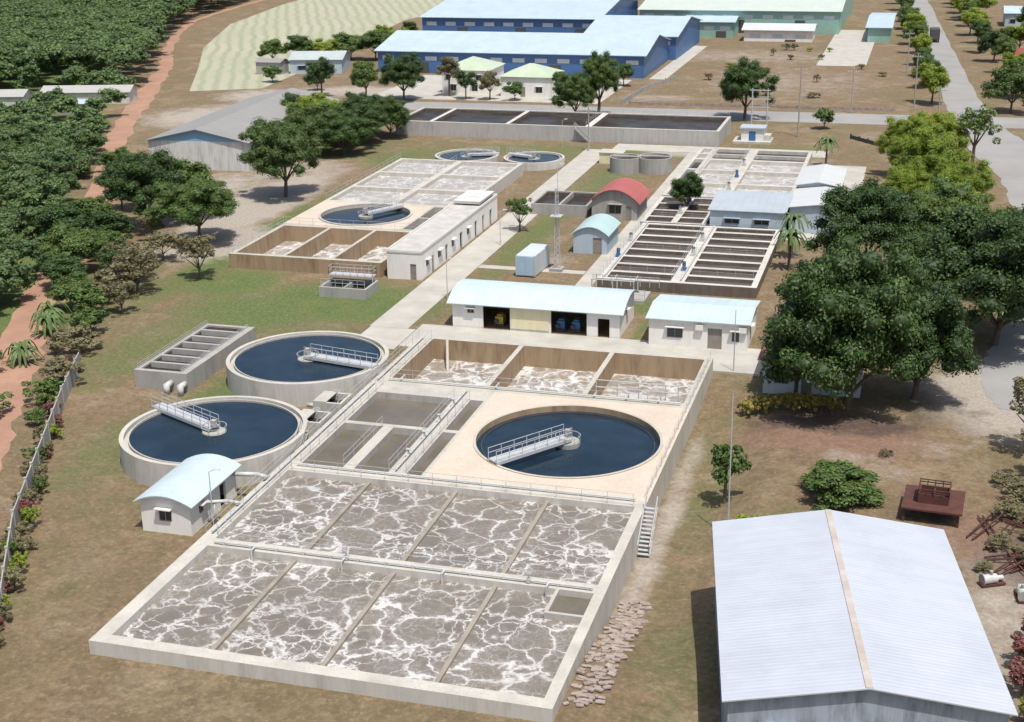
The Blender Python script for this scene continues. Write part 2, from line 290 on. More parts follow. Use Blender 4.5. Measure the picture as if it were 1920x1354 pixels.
# ------------------------------------------------------------------ basins
def basin(name,label,x0,x1,y0,y1,top,tx,ty,ydiv=(),xdiv=(),waterz=0,wmat=FOAM,wall=CONC,z0=-1.6,rails=(),divname="divider",divmat=None,cat="basin",walk=None,lining=None):
    t=thing(name,label,cat,((x0+x1)/2,(y0+y1)/2,0))
    t0,t1=tx if isinstance(tx,tuple) else (tx,tx); s0,s1=ty if isinstance(ty,tuple) else (ty,ty)
    g=G().box(x0,x1,y0,y0+s0,z0,top).box(x0,x1,y1-s1,y1,z0,top).box(x0,x0+t0,y0+s0,y1-s1,z0,top).box(x1-t1,x1,y0+s0,y1-s1,z0,top)
    part(t,"wall",g,wall,True)
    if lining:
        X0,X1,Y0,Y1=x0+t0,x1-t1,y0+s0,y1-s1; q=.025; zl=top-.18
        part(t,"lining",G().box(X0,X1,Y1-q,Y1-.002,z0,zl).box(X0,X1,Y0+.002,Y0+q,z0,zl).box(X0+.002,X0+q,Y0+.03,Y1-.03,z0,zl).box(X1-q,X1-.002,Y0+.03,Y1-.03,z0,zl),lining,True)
    for (y,w,dr) in ydiv:
        part(t,"walkway" if w>.9 else divname,G().box(x0+t0,x1-t1,y-w/2,y+w/2,z0,top-dr),walk or wall,True)
    for (x,w,dr,ya,yb) in xdiv:
        part(t,divname,G().box(x-w/2,x+w/2,ya,yb,z0,top-dr-.012),divmat or wall,True)
    part(t,"water",G().box(x0+t0*.5,x1-t1*.5,y0+s0*.5,y1-s1*.5,waterz-.3,waterz),wmat,True)
    if rails:
        g=G()
        for r,z in rails: g.rail(r,z)
        part(t,"railing",g,STEEL,True)
    return t
T=1.5
fa=basin("aeration_basin","large concrete aeration basin with foaming grey-brown water",XL,XR,68.2,97.5,T,(1.1,.75),(1.0,1.2),
  ydiv=[(82.9,1.25,.004)],xdiv=[(x,.32,.3,69.1,82.3) for x in (-40.8,-33.2,-25.7)]+[(x,.32,.3,83.5,96.4) for x in (-40.6,-33.2,-25.7)],waterz=.98,wmat=FOAM,wall=CONCW,divmat=BAFF,divname="baffle",
  rails=[([(-47.4,83.45),(-18.9,83.45)],T),([(-47.4,96.4),(-18.9,96.4)],T),([(-47.75,84),(-47.75,97)],T)])
def pipepart(t,name,segs,r,posts=(),mat=PIPE,n=10):
    g=G()
    for a,b_ in segs: g.tube(a,b_,r,n=n)
    for q in posts: g.box(*q)
    part(t,name,g,mat,True)
pipepart(fa,"air_pipe",[((-47.3,82.6,T+.22),(-18.9,82.6,T+.22))]+[((x,82.6,T+.22),(x,81.9,T+.22)) for x in (-44,-37,-29.5,-22)]+[((x,81.9,T+.3),(x,81.9,.9)) for x in (-44,-37,-29.5,-22)],.08,[(-46.5+i*2.1-.07,-46.5+i*2.1+.07,82.5,82.7,T,T+.16) for i in range(14)])
pipepart(fa,"air_pipe",[((-47.3,97.2,T+.22),(-18.9,97.2,T+.22))],.08,[(-46.5+i*2.1-.07,-46.5+i*2.1+.07,97.1,97.3,T,T+.16) for i in range(14)])
for x in (-37.5,-24.0):
    part(fa,"valve",G().tube((x+.6,82.6,T+.3),(x+.6,82.6,T+.8),.05).ring(x+.6,82.6,.14,.2,T+.78,T+.83,12).box(x+.45,x+.75,82.45,82.75,T+.06,T+.36),STEEL,True)
g=G().box(-21.4,-21.15,79.0,82.3,-.5,T-.02).box(-21.15,-18.76,79.0,79.25,-.5,T-.02); part(fa,"overflow_box",g,CONC,True)
part(fa,"water",G().box(-21.15,-18.7,79.25,82.3,.8,1.03),GWAT,True,label="still brown water in overflow box")
sb=basin("settling_basin","concrete settling basin with still grey-brown water and railings",XL,-36.4,97.5,117.7,T-.004,(1.6,.3),(.3,2.6),
  ydiv=[(107.4,.6,.006)],xdiv=[(-43.05,1.0,.01,97.7,107.1),(-38.75,1.6,-.02,97.75,115.15)],waterz=.85,wmat=GWAT,wall=CONC,divname="walkway",
  rails=[([(-43.5,98),(-43.5,107)],T),([(-39.5,98),(-39.5,115)],T),([(-38.0,98),(-38.0,115)],T),([(-47.3,98),(-47.3,117)],T),([(-48.7,84),(-48.7,131)],T)])
pipepart(sb,"pipe",[((-38.9,98,T+.25),(-38.9,117,T+.25))]+[((-38.9,y,T+.3),(-38.9,y,T+.8)) for y in (101,105,109,113)],.08,[(-39.1,-38.7,y-.15,y+.15,T+.78,T+.83) for y in (101,105,109,113)])
pipepart(sb,"pipe",[((-48.2,84,T+.22),(-48.2,117,T+.22))],.09,[(-48.28,-48.12,y,y+.15,T,T+.16) for y in range(86,117,3)])
def bridge(t,cx,cy,ang,r0,r1,z,w=1.1):
    g=G(); ca,sa=math.cos(ang),math.sin(ang)
    P=lambda u,v:(cx+u*ca-v*sa,cy+u*sa+v*ca)
    c=P((r0+r1)/2,0); g.obox(c,ang,r1-r0,w,.12,z)
    for s in (-1,1): g.obox(P((r0+r1)/2,s*w/2),ang,r1-r0,.08,.3,z-.17)
    part(t,"bridge",g,STEEL,True)
    g=G()
    for s in (-1,1): g.rail([P(r0,s*w/2),P(r1,s*w/2)],z+.12,.95,1.3,.055)
    part(t,"railing",g,STEEL,True)
    g=G().tube((cx,cy,z-1.4),(cx,cy,z-.3),1.05,n=20).tube((cx,cy,z+.12),(cx,cy,z+.45),.3,n=12); g.box(cx-.22,cx+.22,cy-.22,cy+.22,z+.4,z+.75)
    part(t,"centre_drum",g,CONCG,True)
    g=G().ring(cx,cy,1.05,1.1,z+.2,z+.24,20)
    for i in range(8): a=i*math.pi/4; g.tube((cx+1.07*math.cos(a),cy+1.07*math.sin(a),z-.5),(cx+1.07*math.cos(a),cy+1.07*math.sin(a),z+.24),.03,n=4)
    part(t,"drum_railing",g,STEEL,True)
def sqdeck(t,cx,cy,cr,rx0,rx1,ry0,ry1,zt,zb,mat):
    angs=sorted(set([2*math.pi*i/96 for i in range(96)]+[math.atan2(b-cy,a-cx)%(2*math.pi) for a in (rx0,rx1) for b in (ry0,ry1)]))
    g=G(); n=len(angs)
    for a in angs:
        c_,s_=math.cos(a),math.sin(a); k=min(((rx1-cx)/c_ if c_>1e-9 else (rx0-cx)/c_ if c_<-1e-9 else 1e9),((ry1-cy)/s_ if s_>1e-9 else (ry0-cy)/s_ if s_<-1e-9 else 1e9))
        g.v+=[(cx+k*c_,cy+k*s_,zb),(cx+k*c_,cy+k*s_,zt),(cx+cr*c_,cy+cr*s_,zt),(cx+cr*c_,cy+cr*s_,zb)]
    for i in range(n):
        j=(i+1)%n
        for a in range(3): g.f.append((4*i+a,4*j+a,4*j+a+1,4*i+a+1))
    part(t,"deck",g,mat,True)
cx,cy,cr=-26.95,108.0,8.0
t=thing("clarifier_tank","round clarifier with dark blue water set in pale concrete deck","clarifier",(cx,cy,0))
sqdeck(t,cx,cy,cr,-36.4,-18.0,97.5,117.7,T-.008,-1.6,DECK)
part(t,"rim",G().ring(cx,cy,cr-.1,cr+.15,.3,T+.06,96),CONCB,True)
part(t,"weir",G().ring(cx,cy,cr-.6,cr-.55,.8,1.1,96),DKS,True)
part(t,"water",G().disc(cx,cy,cr+.05,1.0,96),DWAT,True)
bridge(t,cx,cy,math.radians(-126),0,8.1,T+.2)
part(t,"edge_railing",G().rail([(-18.15,98),(-18.15,131)],T),STEEL,True)
def round_tank(label,cx,cy,r,top,bang,blen=None,water=DWAT,wz=.28,br=True,wall=CONCW,name="clarifier_tank",group=None):
    t=thing(name,label,"clarifier",(cx,cy,0),group=group)
    part(t,"wall",G().ring(cx,cy,r-.4,r,-.6,top,80),wall,True); part(t,"launder",G().ring(cx,cy,r-.85,r-.74,top-.75,top-.1,80).ring(cx,cy,r-.74,r-.39,top-.6,top-.4,80),CONC,True)
    part(t,"water",G().disc(cx,cy,r-.8,top-wz,80),water,True)
    if br: bridge(t,cx,cy,bang,0,blen or r+.4,top+.05)
    return t
GC="round clarifiers on the grass"
round_tank("raised round clarifier with dark blue water and steel bridge",-56.9,101.2,8.05,2.3,math.radians(154),8.5,group=GC)
round_tank("raised round clarifier of dark blue water beside slotted tank",-56.8,120.9,8.05,2.3,math.radians(-11),7.9,group=GC)
ba=basin("aeration_basin","deep brown-walled aeration basin with three foaming cells",XL,XR,117.7,131.9,T,(1.6,.75),(1.2,.7),
  xdiv=[(-37.6,.5,.0,118.8,131.3),(-28.1,.5,.0,118.8,131.3)],waterz=-.75,wmat=FOAM2,wall=CONCB,
  rails=[([(-47,118.8),(-18.9,118.8)],T),([(-47.3,119),(-47.3,131)],T)])
part(ba,"outer_facing",G().box(XR+.002,XR+.02,117.7,131.9,-1.6,T-.02),CONCW,True)
pipepart(ba,"pipe",[((-47.2,118.2,T+.25),(-18.9,118.2,T+.25))]+[((x,118.2,T+.25),(x,119.3,T+.25)) for x in (-46,-36.5,-27,-24,-21)]+[((x,119.3,T+.3),(x,119.3,-.6)) for x in (-46,-36.5,-27,-24,-21)],.08)
pipepart(ba,"pipe",[((-48.2,117.8,T+.22),(-48.2,131,T+.22))],.09,[(-48.28,-48.12,y,y+.15,T,T+.16) for y in range(119,131,3)])
part(ba,"inclined_pipe",G().tube((-45.6,131,1.5),(-44.4,127.4,-1),.18,n=8),CONCB,True)
t=thing("gate_frame","galvanised frame with handwheels on the basin walkway","steel frame",(-23,119,T))
g=G()
for x in (-27,-25,-23,-20.5,-19.3): g.tube((x,119.15,T),(x,119.15,T+1.5),.05,n=5)
g.tube((-27,119.15,T+1.5),(-19.3,119.15,T+1.5),.05,n=5).tube((-27,119.15,T+.8),(-19.3,119.15,T+.8),.05,n=5)
part(t,"frame",g,STEEL,True)
g=G().ring(-22,118.4,.28,.34,T+1.1,T+1.16,14).tube((-22,118.4,T),(-22,118.4,T+1.13),.04)
part(t,"handwheel",g,STEEL,True)
def stairs(label,x,y,w,z0,z1,dirx,diry,n=9,mat=STEEL):
    t=thing("staircase",label,"stairs",(x,y,z0)); run=.26*n; g=G(); gs=G()
    for i in range(n):
        u=i/n*run; z=z0+(z1-z0)*(i+1)/n
        cx_,cy_=x+dirx*u,y+diry*u
        g.box(cx_-(w/2 if diry else .14),cx_+(w/2 if diry else .14),cy_-(w/2 if dirx else .14),cy_+(w/2 if dirx else .14),z-.04,z)
    part(t,"tread",g,mat,True)
    for s in (-1,1):
        ox,oy=(s*w/2 if diry else 0),(s*w/2 if dirx else 0)
        for h in (0,.9): gs.tube((x+ox,y+oy,z0+h),(x+ox+dirx*run,y+oy+diry*run,z1+h),.05,n=4)
        for i in range(4): u=i/3; gs.tube((x+ox+dirx*run*u,y+oy+diry*run*u,z0+(z1-z0)*u),(x+ox+dirx*run*u,y+oy+diry*run*u,z0+(z1-z0)*u+.9),.03,n=4)
    part(t,"handrail",gs,mat,True)
stairs("steel stair climbing the outer basin wall",-17.5,93.5,.9,-1.2,T,0,1,12)
stairs("short stair beside the round clarifier",-49.2,100.5,.7,0,2.2,0,1,10,CONC)
stairs("steel stair on the long rear basin wall",-58,249.4,.9,0,2.6,-1,0,11)
st=basin("slotted_tank","small raised concrete tank divided into narrow channels",-72.4,-66.7,114.2,129.3,1.9,(.45,.9),.5,ydiv=[(116.8+i*2.1,.35,.004) for i in range(6)],waterz=1.35,wmat=BWAT,wall=CONCG,divmat=CONCD,z0=-.3,lining=LINE)
part(st,"railing",G().rail([(-72.2,114.5),(-72.2,129)],1.9,.5).rail([(-67.4,114.5),(-67.4,129)],1.9,.4),STEEL,True)
t=thing("pipe_elbow","pair of white pipe elbows below the slotted tank","pipe",(-68,113.4,0))
for x in (-68.4,-66.9): part(t,"pipe",G().tube((x,114.15,.9),(x,113.2,.9),.3,n=14).tube((x,113.2,1.1),(x,113.2,0),.3,n=14),PIPE,True,smooth=True)
for (x,y,l) in ((-50.4,107.2,"open concrete valve pit with handwheel beside basin"),(-50.4,112.0,"open concrete valve pit beside round clarifier")):
    t=thing("valve_pit",l,"valve pit",(x,y,0)); q=1.4; hz=1.75; g=G().box(x-q,x+q,y-q,y-q+.25,-.3,hz).box(x-q,x+q,y+q-.25,y+q,-.3,hz).box(x-q,x-q+.25,y-q+.25,y+q-.25,-.3,hz).box(x+q-.25,x+q,y-q+.25,y+q-.25,-.3,hz)
    part(t,"wall",g,CONCW,True); part(t,"water",G().box(x-1.2,x+1.2,y-1.2,y+1.2,0,1.1),BWAT,True); part(t,"cover",G().box(x-1.38,x-.1,y-1.38,y+1.38,hz+.003,hz+.08),CONC,True)
    part(t,"handwheel",G().tube((x+.5,y,.9),(x+.5,y,2.5),.05).ring(x+.5,y,.25,.32,2.45,2.52,14),STEEL,True)
    part(t,"pipe",G().tube((x-q,y,.8),(x-q-1.2,y,.8),.22,n=12),PIPE,True,smooth=True)
basin("equalisation_basin","brown-walled concrete basin split by two tall dividers",-83.6,-62.8,156.5,173,1.9,(.7,.6),(.7,1.2),xdiv=[(-76.2,.45,.0,157.1,172),(-69.6,.45,.0,157.1,172)],waterz=-.3,wmat=FOAM2,wall=CONCB,rails=[([(-83.3,157),(-83.3,172.5)],1.9),([(-83,172.6),(-63,172.6)],1.9)],z0=-1.6)
t=thing("clarifier_tank","round clarifier with dark water in raised concrete deck","clarifier",(-73.6,180,0))
cx,cy,cr=-74.2,180,6.3
sqdeck(t,cx,cy,cr,-83.6,-66.6,173,187,1.88,-.6,DECK)
part(t,"rim",G().ring(cx,cy,cr,cr+.3,1.85,2.05,72),CONC,True); part(t,"water",G().disc(cx,cy,cr+.1,1.5,72),DWAT,True)
bridge(t,cx,cy,math.radians(60),0,6.5,2.1)
basin("settling_basin","small concrete settling cell beside round clarifier",-66.6,-62.8,173,187,1.88,.4,.4,ydiv=[(180,.4,.0)],waterz=1.2,wmat=GWAT,z0=-.6)
basin("aeration_basin","concrete aeration basin with pale foam in six cells",-83.6,-62.2,187,219.5,1.9,.6,.7,ydiv=[(197.5,.8,.006),(208.5,.8,.006)],xdiv=[(-73,1.1,-.01,187.7,218.8)],waterz=1.3,wmat=FOAMF,wall=CONCW,rails=[([(-73.5,188),(-73.5,219)],1.9),([(-83.4,187.5),(-83.4,219)],1.9)],z0=-.6)
round_tank("low round clarifier with dark water and bridge",-74.5,227.5,5.5,1.3,math.radians(20),5.6,group="small rear clarifiers")
round_tank("low round clarifier beside the concrete path",-62.6,227.8,5.2,1.3,math.radians(160),5.4,group="small rear clarifiers")
t=thing("pump_platform","small steel platform with railings over concrete sump","platform",(-64,149.5,0))
part(t,"sump",G().box(-67.2,-61.2,147.3,147.6,-.3,1.2).box(-67.2,-61.2,151.2,151.5,-.3,1.2).box(-67.2,-66.9,147.6,151.2,-.3,1.2).box(-61.5,-61.2,147.6,151.2,-.3,1.2).box(-64.3,-64.1,147.6,151.2,-.3,1.15),CONCG,True)
part(t,"water",G().box(-67,-61.4,147.5,151.3,0,.5),BWAT,True)
part(t,"platform",G().box(-67,-61.4,150,151.3,1.9,2.0),STEEL,True)
part(t,"railing",G().rail([(-67,150),(-61.4,150),(-61.4,151.3),(-67,151.3)],2.0,1,1,.05,True).rail([(-67,147.5),(-61.4,147.5)],1.2,1,1,.05).tube((-67,150,0),(-67,150,2),.05).tube((-61.4,150,0),(-61.4,150,2),.05),STEEL,True)
# right block
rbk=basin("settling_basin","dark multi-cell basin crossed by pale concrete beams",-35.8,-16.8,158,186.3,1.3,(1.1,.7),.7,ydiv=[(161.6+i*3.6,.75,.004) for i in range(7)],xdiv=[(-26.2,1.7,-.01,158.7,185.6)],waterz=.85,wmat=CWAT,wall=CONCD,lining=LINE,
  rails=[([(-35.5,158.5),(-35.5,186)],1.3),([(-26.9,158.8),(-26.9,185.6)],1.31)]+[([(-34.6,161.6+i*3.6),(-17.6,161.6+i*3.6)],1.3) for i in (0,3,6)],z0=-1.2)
pipepart(rbk,"pipe",[((-35.0,158.5,1.45),(-35.0,186,1.45))],.12); pipepart(rbk,"pipe",[((-25.8,158.8,1.5),(-25.8,185.6,1.5))],.1)
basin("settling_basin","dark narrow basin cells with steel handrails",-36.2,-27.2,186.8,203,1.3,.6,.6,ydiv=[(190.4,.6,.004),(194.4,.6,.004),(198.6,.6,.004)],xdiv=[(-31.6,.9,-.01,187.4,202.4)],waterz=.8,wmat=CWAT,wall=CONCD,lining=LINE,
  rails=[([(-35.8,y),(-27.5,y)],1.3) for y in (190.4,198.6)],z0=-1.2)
rb_=basin("aeration_basin","long concrete aeration basin with pale foam and white walkways",-36.2,-17.2,203.4,241,1.4,.6,.6,ydiv=[(213,.9,.0),(223,.9,.0),(231.5,1,.0),(236,.5,.0)],xdiv=[(-27,1.6,-.01,204,240.4),(-33.6,1.0,-.015,204,240.4)],waterz=.8,wmat=FOAMF,wall=CONCW,
  rails=[([(-33.2,204),(-33.2,240)],1.4),([(-27.6,204),(-27.6,240)],1.4)],z0=-1.2)
part(rb_,"dark_water",G().box(-33.15,-17.8,232,240.4,.3,.85),BWAT,True,label="dark still water in the rearmost cells")
part(rb_,"channel_water",G().box(-35.6,-34.1,204.2,231,.3,.85),BWAT,True)
for i,(x,y,z) in enumerate(((-26.2,163.5,1.31),(-26.2,170.6,1.31),(-26.2,178,1.31),(-35.3,168,1.3),(-35.3,176,1.3),(-27,209,1.41),(-27,218,1.41),(-27,227,1.41),(-31.6,192.5,1.31),(-31.6,200.5,1.31))):
    t=thing("pump_motor","small motor unit standing on basin walkway","motor",(x,y,z),group="pump motors on basin walkways")
    part(t,"body",G().tube((0,0,.35),(0,0,1.0),.22,n=10).box(-.3,.3,-.3,.3,0,.35),BLUEM if i%3==0 else PIPE); part(t,"cap",G().tube((0,0,1.0),(0,0,1.15),.26,.16,10),DKS)
t=thing("inlet_frame","galvanised steel frame standing over the inlet channel","steel frame",(-33,154.5,0))
g=G().rail([(-36,156.8),(-28,156.8)],.9,1.2,1.2,.07).rail([(-35.8,153),(-29,153)],.4,1.2,1.3,.07)
for x in (-35.5,-33,-30.5): g.tube((x,154,0),(x,154,2.3),.07).tube((x,156.5,0),(x,156.5,2.3),.07).tube((x,154,2.3),(x,156.5,2.3),.06)
g.tube((-35.5,154,2.3),(-30.5,154,2.3),.06); part(t,"frame",g,STEEL,True)
part(t,"sump",G().box(-36,-29,152.8,156.9,-.2,.4),CONCG,True)
basin("storage_basin","long high-walled concrete basin with dark water",-96,-34.4,250,266,2.7,.6,.6,xdiv=[(-89,.8,0,250.6,265.4),(-74,.8,0,250.6,265.4),(-58.5,1.2,-.01,250.6,265.4)],waterz=2.0,wmat=BWAT,wall=wallmat("concrete_rear",(.52,.495,.44),(.44,.43,.41),(.25,.24,.23)),divmat=CONCD,lining=LINE,z0=-1,rails=[([(-95.7,265.7),(-34.7,265.7)],2.7),([(-59,251),(-59,265)],2.7)])
for x,y,r in ((-46.3,225.5,2.6),(-41.6,226.5,2.9)):
    t=thing("sludge_pit","open round concrete sludge pit with thin walls","sludge pit",(x,y,0),group="round sludge pits")
    part(t,"wall",G().ring(x,y,r-.25,r,-.2,2.5,40),CONCG,True); part(t,"water",G().disc(x,y,r-.1,1.9,40),BWAT,True); part(t,"bridge",G().box(x-r,x+r,y-.3,y+.3,2.5,2.6),CONCG,True)
basin("sludge_basin","low grey open-topped sludge basin in grass yard",-53.6,-45.2,193,202,1.6,.3,.3,xdiv=[(-49.4,.3,0,193.3,201.7)],waterz=.9,wmat=BWAT,wall=CONCG,lining=LINE,z0=-.6)
t=thing("cover_box","cream box cover on grass near the path","tank cover",(-50,232.5,0)); part(t,"body",G().box(-2,2,-1.5,1.5,0,1.8),YEL); part(t,"lid",G().box(-2.15,2.15,-1.65,1.65,1.8,1.92),CONCW)

# ------------------------------------------------------------------ buildings
def wallrun(g,p0,p1,h,t,ops=(),z0=-.3):
    p0=Vector((*p0,0));p1=Vector((*p1,0)); d=p1-p0; Ln=d.length; d.normalize(); nrm=Vector((-d.y,d.x,0))
    us=sorted(set([0,Ln]+[a for o in ops for a in o[:2]])); zs=sorted(set([z0,h]+[a for o in ops for a in o[2:4]]))
    for ua,ub in zip(us[:-1],us[1:]):
        for za,zb in zip(zs[:-1],zs[1:]):
            um,zm=(ua+ub)/2,(za+zb)/2
            if any(o[0]<um<o[1] and o[2]<zm<o[3] for o in ops): continue
            k=len(g.v)
            for z in (za,zb):
                for u,v in ((ua,0),(ub,0),(ub,t),(ua,t)): q=p0+d*u+nrm*v; g.v.append((q.x,q.y,z))
            g.f+=[tuple(k+i for i in q) for q in ((0,3,2,1),(4,5,6,7),(0,1,5,4),(1,2,6,5),(2,3,7,6),(3,0,4,7))]
    return d,nrm
def building(name,label,x0,x1,y0,y1,h,roof="gable",rise=1,axis='y',wall=WHITE,rmat=ROOFB,front=(),right=(),left=(),over=.4,rot=0,piv=None,cat="building",group=None,gmat=None,roofz=.08,nseg=10):
    cx,cy=((x0+x1)/2,(y0+y1)/2) if piv is None else piv
    W,D=x1-x0,y1-y0; a,b_=W/2,D/2
    t=thing(name,label,cat,(cx,cy,0),rot,group)
    g=G(); wt=.22; runs=[((-a,-b_),(a,-b_),front),((a,-b_+wt),(a,b_-wt),right),((a,b_),(-a,b_),()),((-a,b_-wt),(-a,-b_+wt),left)]
    for p0,p1,ops in runs:
        d,nr=wallrun(g,p0,p1,h,wt,ops)
        for o in ops:
            P=Vector((*p0,0)); kind=o[4]
            def bx(gg,u0,u1,z0,z1,n0,n1):
                k=len(gg.v)
                for z in (z0,z1):
                    for u,v in ((u0,n0),(u1,n0),(u1,n1),(u0,n1)): q=P+d*u+nr*v; gg.v.append((q.x,q.y,z))
                gg.f+=[tuple(k+i for i in q) for q in ((0,3,2,1),(4,5,6,7),(0,1,5,4),(1,2,6,5),(2,3,7,6),(3,0,4,7))]
            if kind in('w','d'):
                nm="window" if kind=='w' else "door"
                gp=G(); bx(gp,o[0],o[1],o[2],o[3],.1,.13); pane=part(t,nm,gp,GLASS if kind=='w' else DOORM)
                gf=G(); f=.06
                bx(gf,o[0],o[0]+f,o[2],o[3],.03,.098);bx(gf,o[1]-f,o[1],o[2],o[3],.03,.098);bx(gf,o[0]+f,o[1]-f,o[3]-f,o[3],.03,.098)
                if kind=='w': bx(gf,o[0]+f,o[1]-f,o[2],o[2]+f,.03,.098); bx(gf,(o[0]+o[1])/2-.03,(o[0]+o[1])/2+.03,o[2]+f,o[3]-f,.04,.095)
                fr=mobj("frame",gf,FRAME); fr.parent=pane
                if kind=='w' and W<40:
                    gs=G(); bx(gs,o[0]-.15,o[1]+.15,o[3]+.1,o[3]+.18,-.45,-.002); ss=mobj("sun_shade",gs,wall); ss.parent=pane
    half=a if axis=='y' else b_; ln=b_ if axis=='y' else a
    def prof(s):
        if roof=="barrel": return h+rise*(1-(s/half)**2)
        if roof=="gable": return h+rise*(1-abs(s)/half)
        if roof=="mono": return h+rise*(s+half)/(2*half)
        return h+rise
    n={"barrel":nseg,"gable":2,"mono":1,"flat":1,"hip":1}[roof]
    def P3(s,l,z): return (s,l,z) if axis=='y' else (l,s,z)
    if roof=="hip":
        gr=G(); o=over; rl=max(0,(ln-half)); gr.v=[P3(-half-o,-ln-o,h),P3(half+o,-ln-o,h),P3(half+o,ln+o,h),P3(-half-o,ln+o,h),P3(0,-rl,h+rise),P3(0,rl,h+rise)]
        gr.f=[(0,1,4),(1,2,5,4),(2,3,5),(3,0,4,5),(0,3,2,1)]; part(t,"roof",gr,rmat)
    elif roof=="flat":
        gr=G().box(-a-over,a+over,-b_-over,b_+over,h+.005,h+roofz+.1); part(t,"roof",gr,rmat)
        gp=G(); q=.15; X0,X1,Y0,Y1=-a-over,a+over,-b_-over,b_+over; z0,z1=h+roofz+.1,h+roofz+.1+rise
        gp.box(X0,X1,Y0,Y0+q,z0,z1).box(X0,X1,Y1-q,Y1,z0,z1).box(X0,X0+q,Y0+q,Y1-q,z0,z1).box(X1-q,X1,Y0+q,Y1-q,z0,z1); part(t,"parapet",gp,wall)
    else:
        gr=G(); S=[-half-over+(2*half+2*over)*i/n for i in range(n+1)] if roof!="gable" else [-half-over,0,half+over]
        le=ln+over
        for l in (-le,le):
            for dz in (.02,roofz+.02):
                for s in S: gr.v.append(P3(s,l,prof(s)+dz))
        m_=len(S); A,B,C,D_=0,m_,2*m_,3*m_
        for i in range(m_-1):
            gr.f+=[(B+i,B+i+1,D_+i+1,D_+i),(A+i,C+i,C+i+1,A+i+1),(A+i,A+i+1,B+i+1,B+i),(C+i,D_+i,D_+i+1,C+i+1)]
        gr.f+=[(A,B,D_,C),(A+m_-1,C+m_-1,D_+m_-1,B+m_-1)]
        part(t,"roof",gr,rmat)
        S=[-half+2*half*i/max(n,2) for i in range(max(n,2)+1)]; m_=len(S)
        for sgn in (-1,1):
            gg=G()
            for l in (sgn*ln,sgn*(ln-wt)):
                k=len(gg.v)
                gg.v+=[P3(s,l,prof(s)+.012) for s in S]+[P3(half,l,h+.0),P3(-half,l,h+.0)]
                gg.f.append(tuple(range(k,k+m_+2)))
            K=m_+2
            gg.f+=[(i,(i+1)%K,K+(i+1)%K,K+i) for i in range(K)]
            part(t,"gable",gg,gmat or wall)
        if roof=="mono":
            s=half-.01; gg=G(); gg.v=[P3(s,-ln,h),P3(s,ln,h),P3(s,ln,prof(s)),P3(s,-ln,prof(s))]; gg.f=[(0,1,2,3)]; part(t,"upper_wall",gg,wall)
    part(t,"wall",g,wall)
    return t
building("pump_house","small white pump house with curved pale blue roof",-55.3,-51.1,86,93.6,2.7,"barrel",.5,'y',rmat=ROOFBY,front=[(1.5,2.6,1.0,2.0,'w')],right=[(1.2,1.9,1.2,1.9,'w'),(4.6,5.6,-.1,2.1,'o')])
b2=building("blower_house","long white blower house with curved pale blue roof",-48,-29.2,140,147.8,3.0,"barrel",.95,'x',rmat=ROOFB,front=[(1.7,2.5,1.7,2.2,'w'),(3.5,6.6,-.1,2.7,'o'),(11.2,15.2,-.1,2.7,'o'),(16.4,17.7,-.1,2.1,'o')],right=[(3,3.6,1.6,2.2,'w')],over=.5)
o=mobj("cream_panel",G().box(-2.7,1.6,-3.97,-3.91,.3,2.7),YEL); o.parent=b2
for x,mt,lb in ((-43,YELM,"yellow blower machine just inside the open bay"),(-36,BLUEM,"blue blower machine inside the open bay"),(-34.3,BLUEM,"blue blower machine inside the open bay")):
    t=thing("blower_machine",lb,"machine",(x,141.8,0)); part(t,"housing",G().box(-.45,.45,-.6,.6,.25,1.1).box(-.3,.3,-.4,.4,1.1,1.3),mt); part(t,"motor",G().tube((-.3,-.9,.6),(-.3,-.6,.6),.25,n=12).box(-.6,.6,-.85,.7,.06,.25),DKS)
b3=building("control_building","white control building with pale blue sheet roof",-25.8,-15.5,138.8,147,3.0,"gable",.5,'x',rmat=ROOFB,front=[(1.9,3.6,1.0,2.1,'w'),(6.2,7.7,-.1,2.3,'d'),(8.7,9.5,1.0,2.1,'w')],right=[(2,3,1,2,'w')],over=.35)
for x in (.2,4.7): o=mobj("air_conditioner",G().box(x-.4,x+.4,-4.45,-4.12,2.1,2.65),WHITE); o.parent=b3
building("long_storeroom","long narrow white building with flat roof and side doors",-62,-57.5,156.5,189,3.3,"flat",.25,'y',rmat=M("flat_roof_white",(.56,.54,.5),(.42,.4,.37)),
   right=[(1.5,2.5,1.3,2.1,'w'),(3.6,4.4,-.1,2.1,'d'),(6,7.2,1.2,2.1,'w'),(9,10,-.1,2.1,'o'),(11.5,12.5,1.2,2.1,'w'),(15,16.2,-.1,2.2,'o'),(18,19,1.2,2.1,'w'),(21.5,22.6,-.1,2.2,'o'),(25,26,-.1,2.2,'o'),(28.5,29.6,-.1,2.2,'o')],front=[(3,3.8,-.1,2,'d')],over=.05)
single("roof_box",G().box(-61.6,-57.9,182,188.6,3.75,4.1).box(-61.7,-57.8,181.9,188.7,4.1,4.16),WHITE,"raised white box on flat roof end","roof box")
t=thing("shipping_container","pale blue and white shipping container on grass","container",(-45.3,163.8,.15),math.radians(-3))
part(t,"body",G().box(-1.22,1.22,-3.05,3.05,0,2.55),roofmat("container_paint",(.58,.62,.64),(.5,.55,.59),1,.25))
part(t,"door",G().box(-1.15,-.02,-3.1,-3.052,.1,2.45).box(.02,1.15,-3.1,-3.052,.1,2.45),M("container_blue",(.35,.5,.62),(.42,.55,.64)))
part(t,"corner_post",G().box(-1.24,-1.1,-3.12,-3.052,0,2.6).box(1.1,1.24,-3.12,-3.052,0,2.6),STEEL)
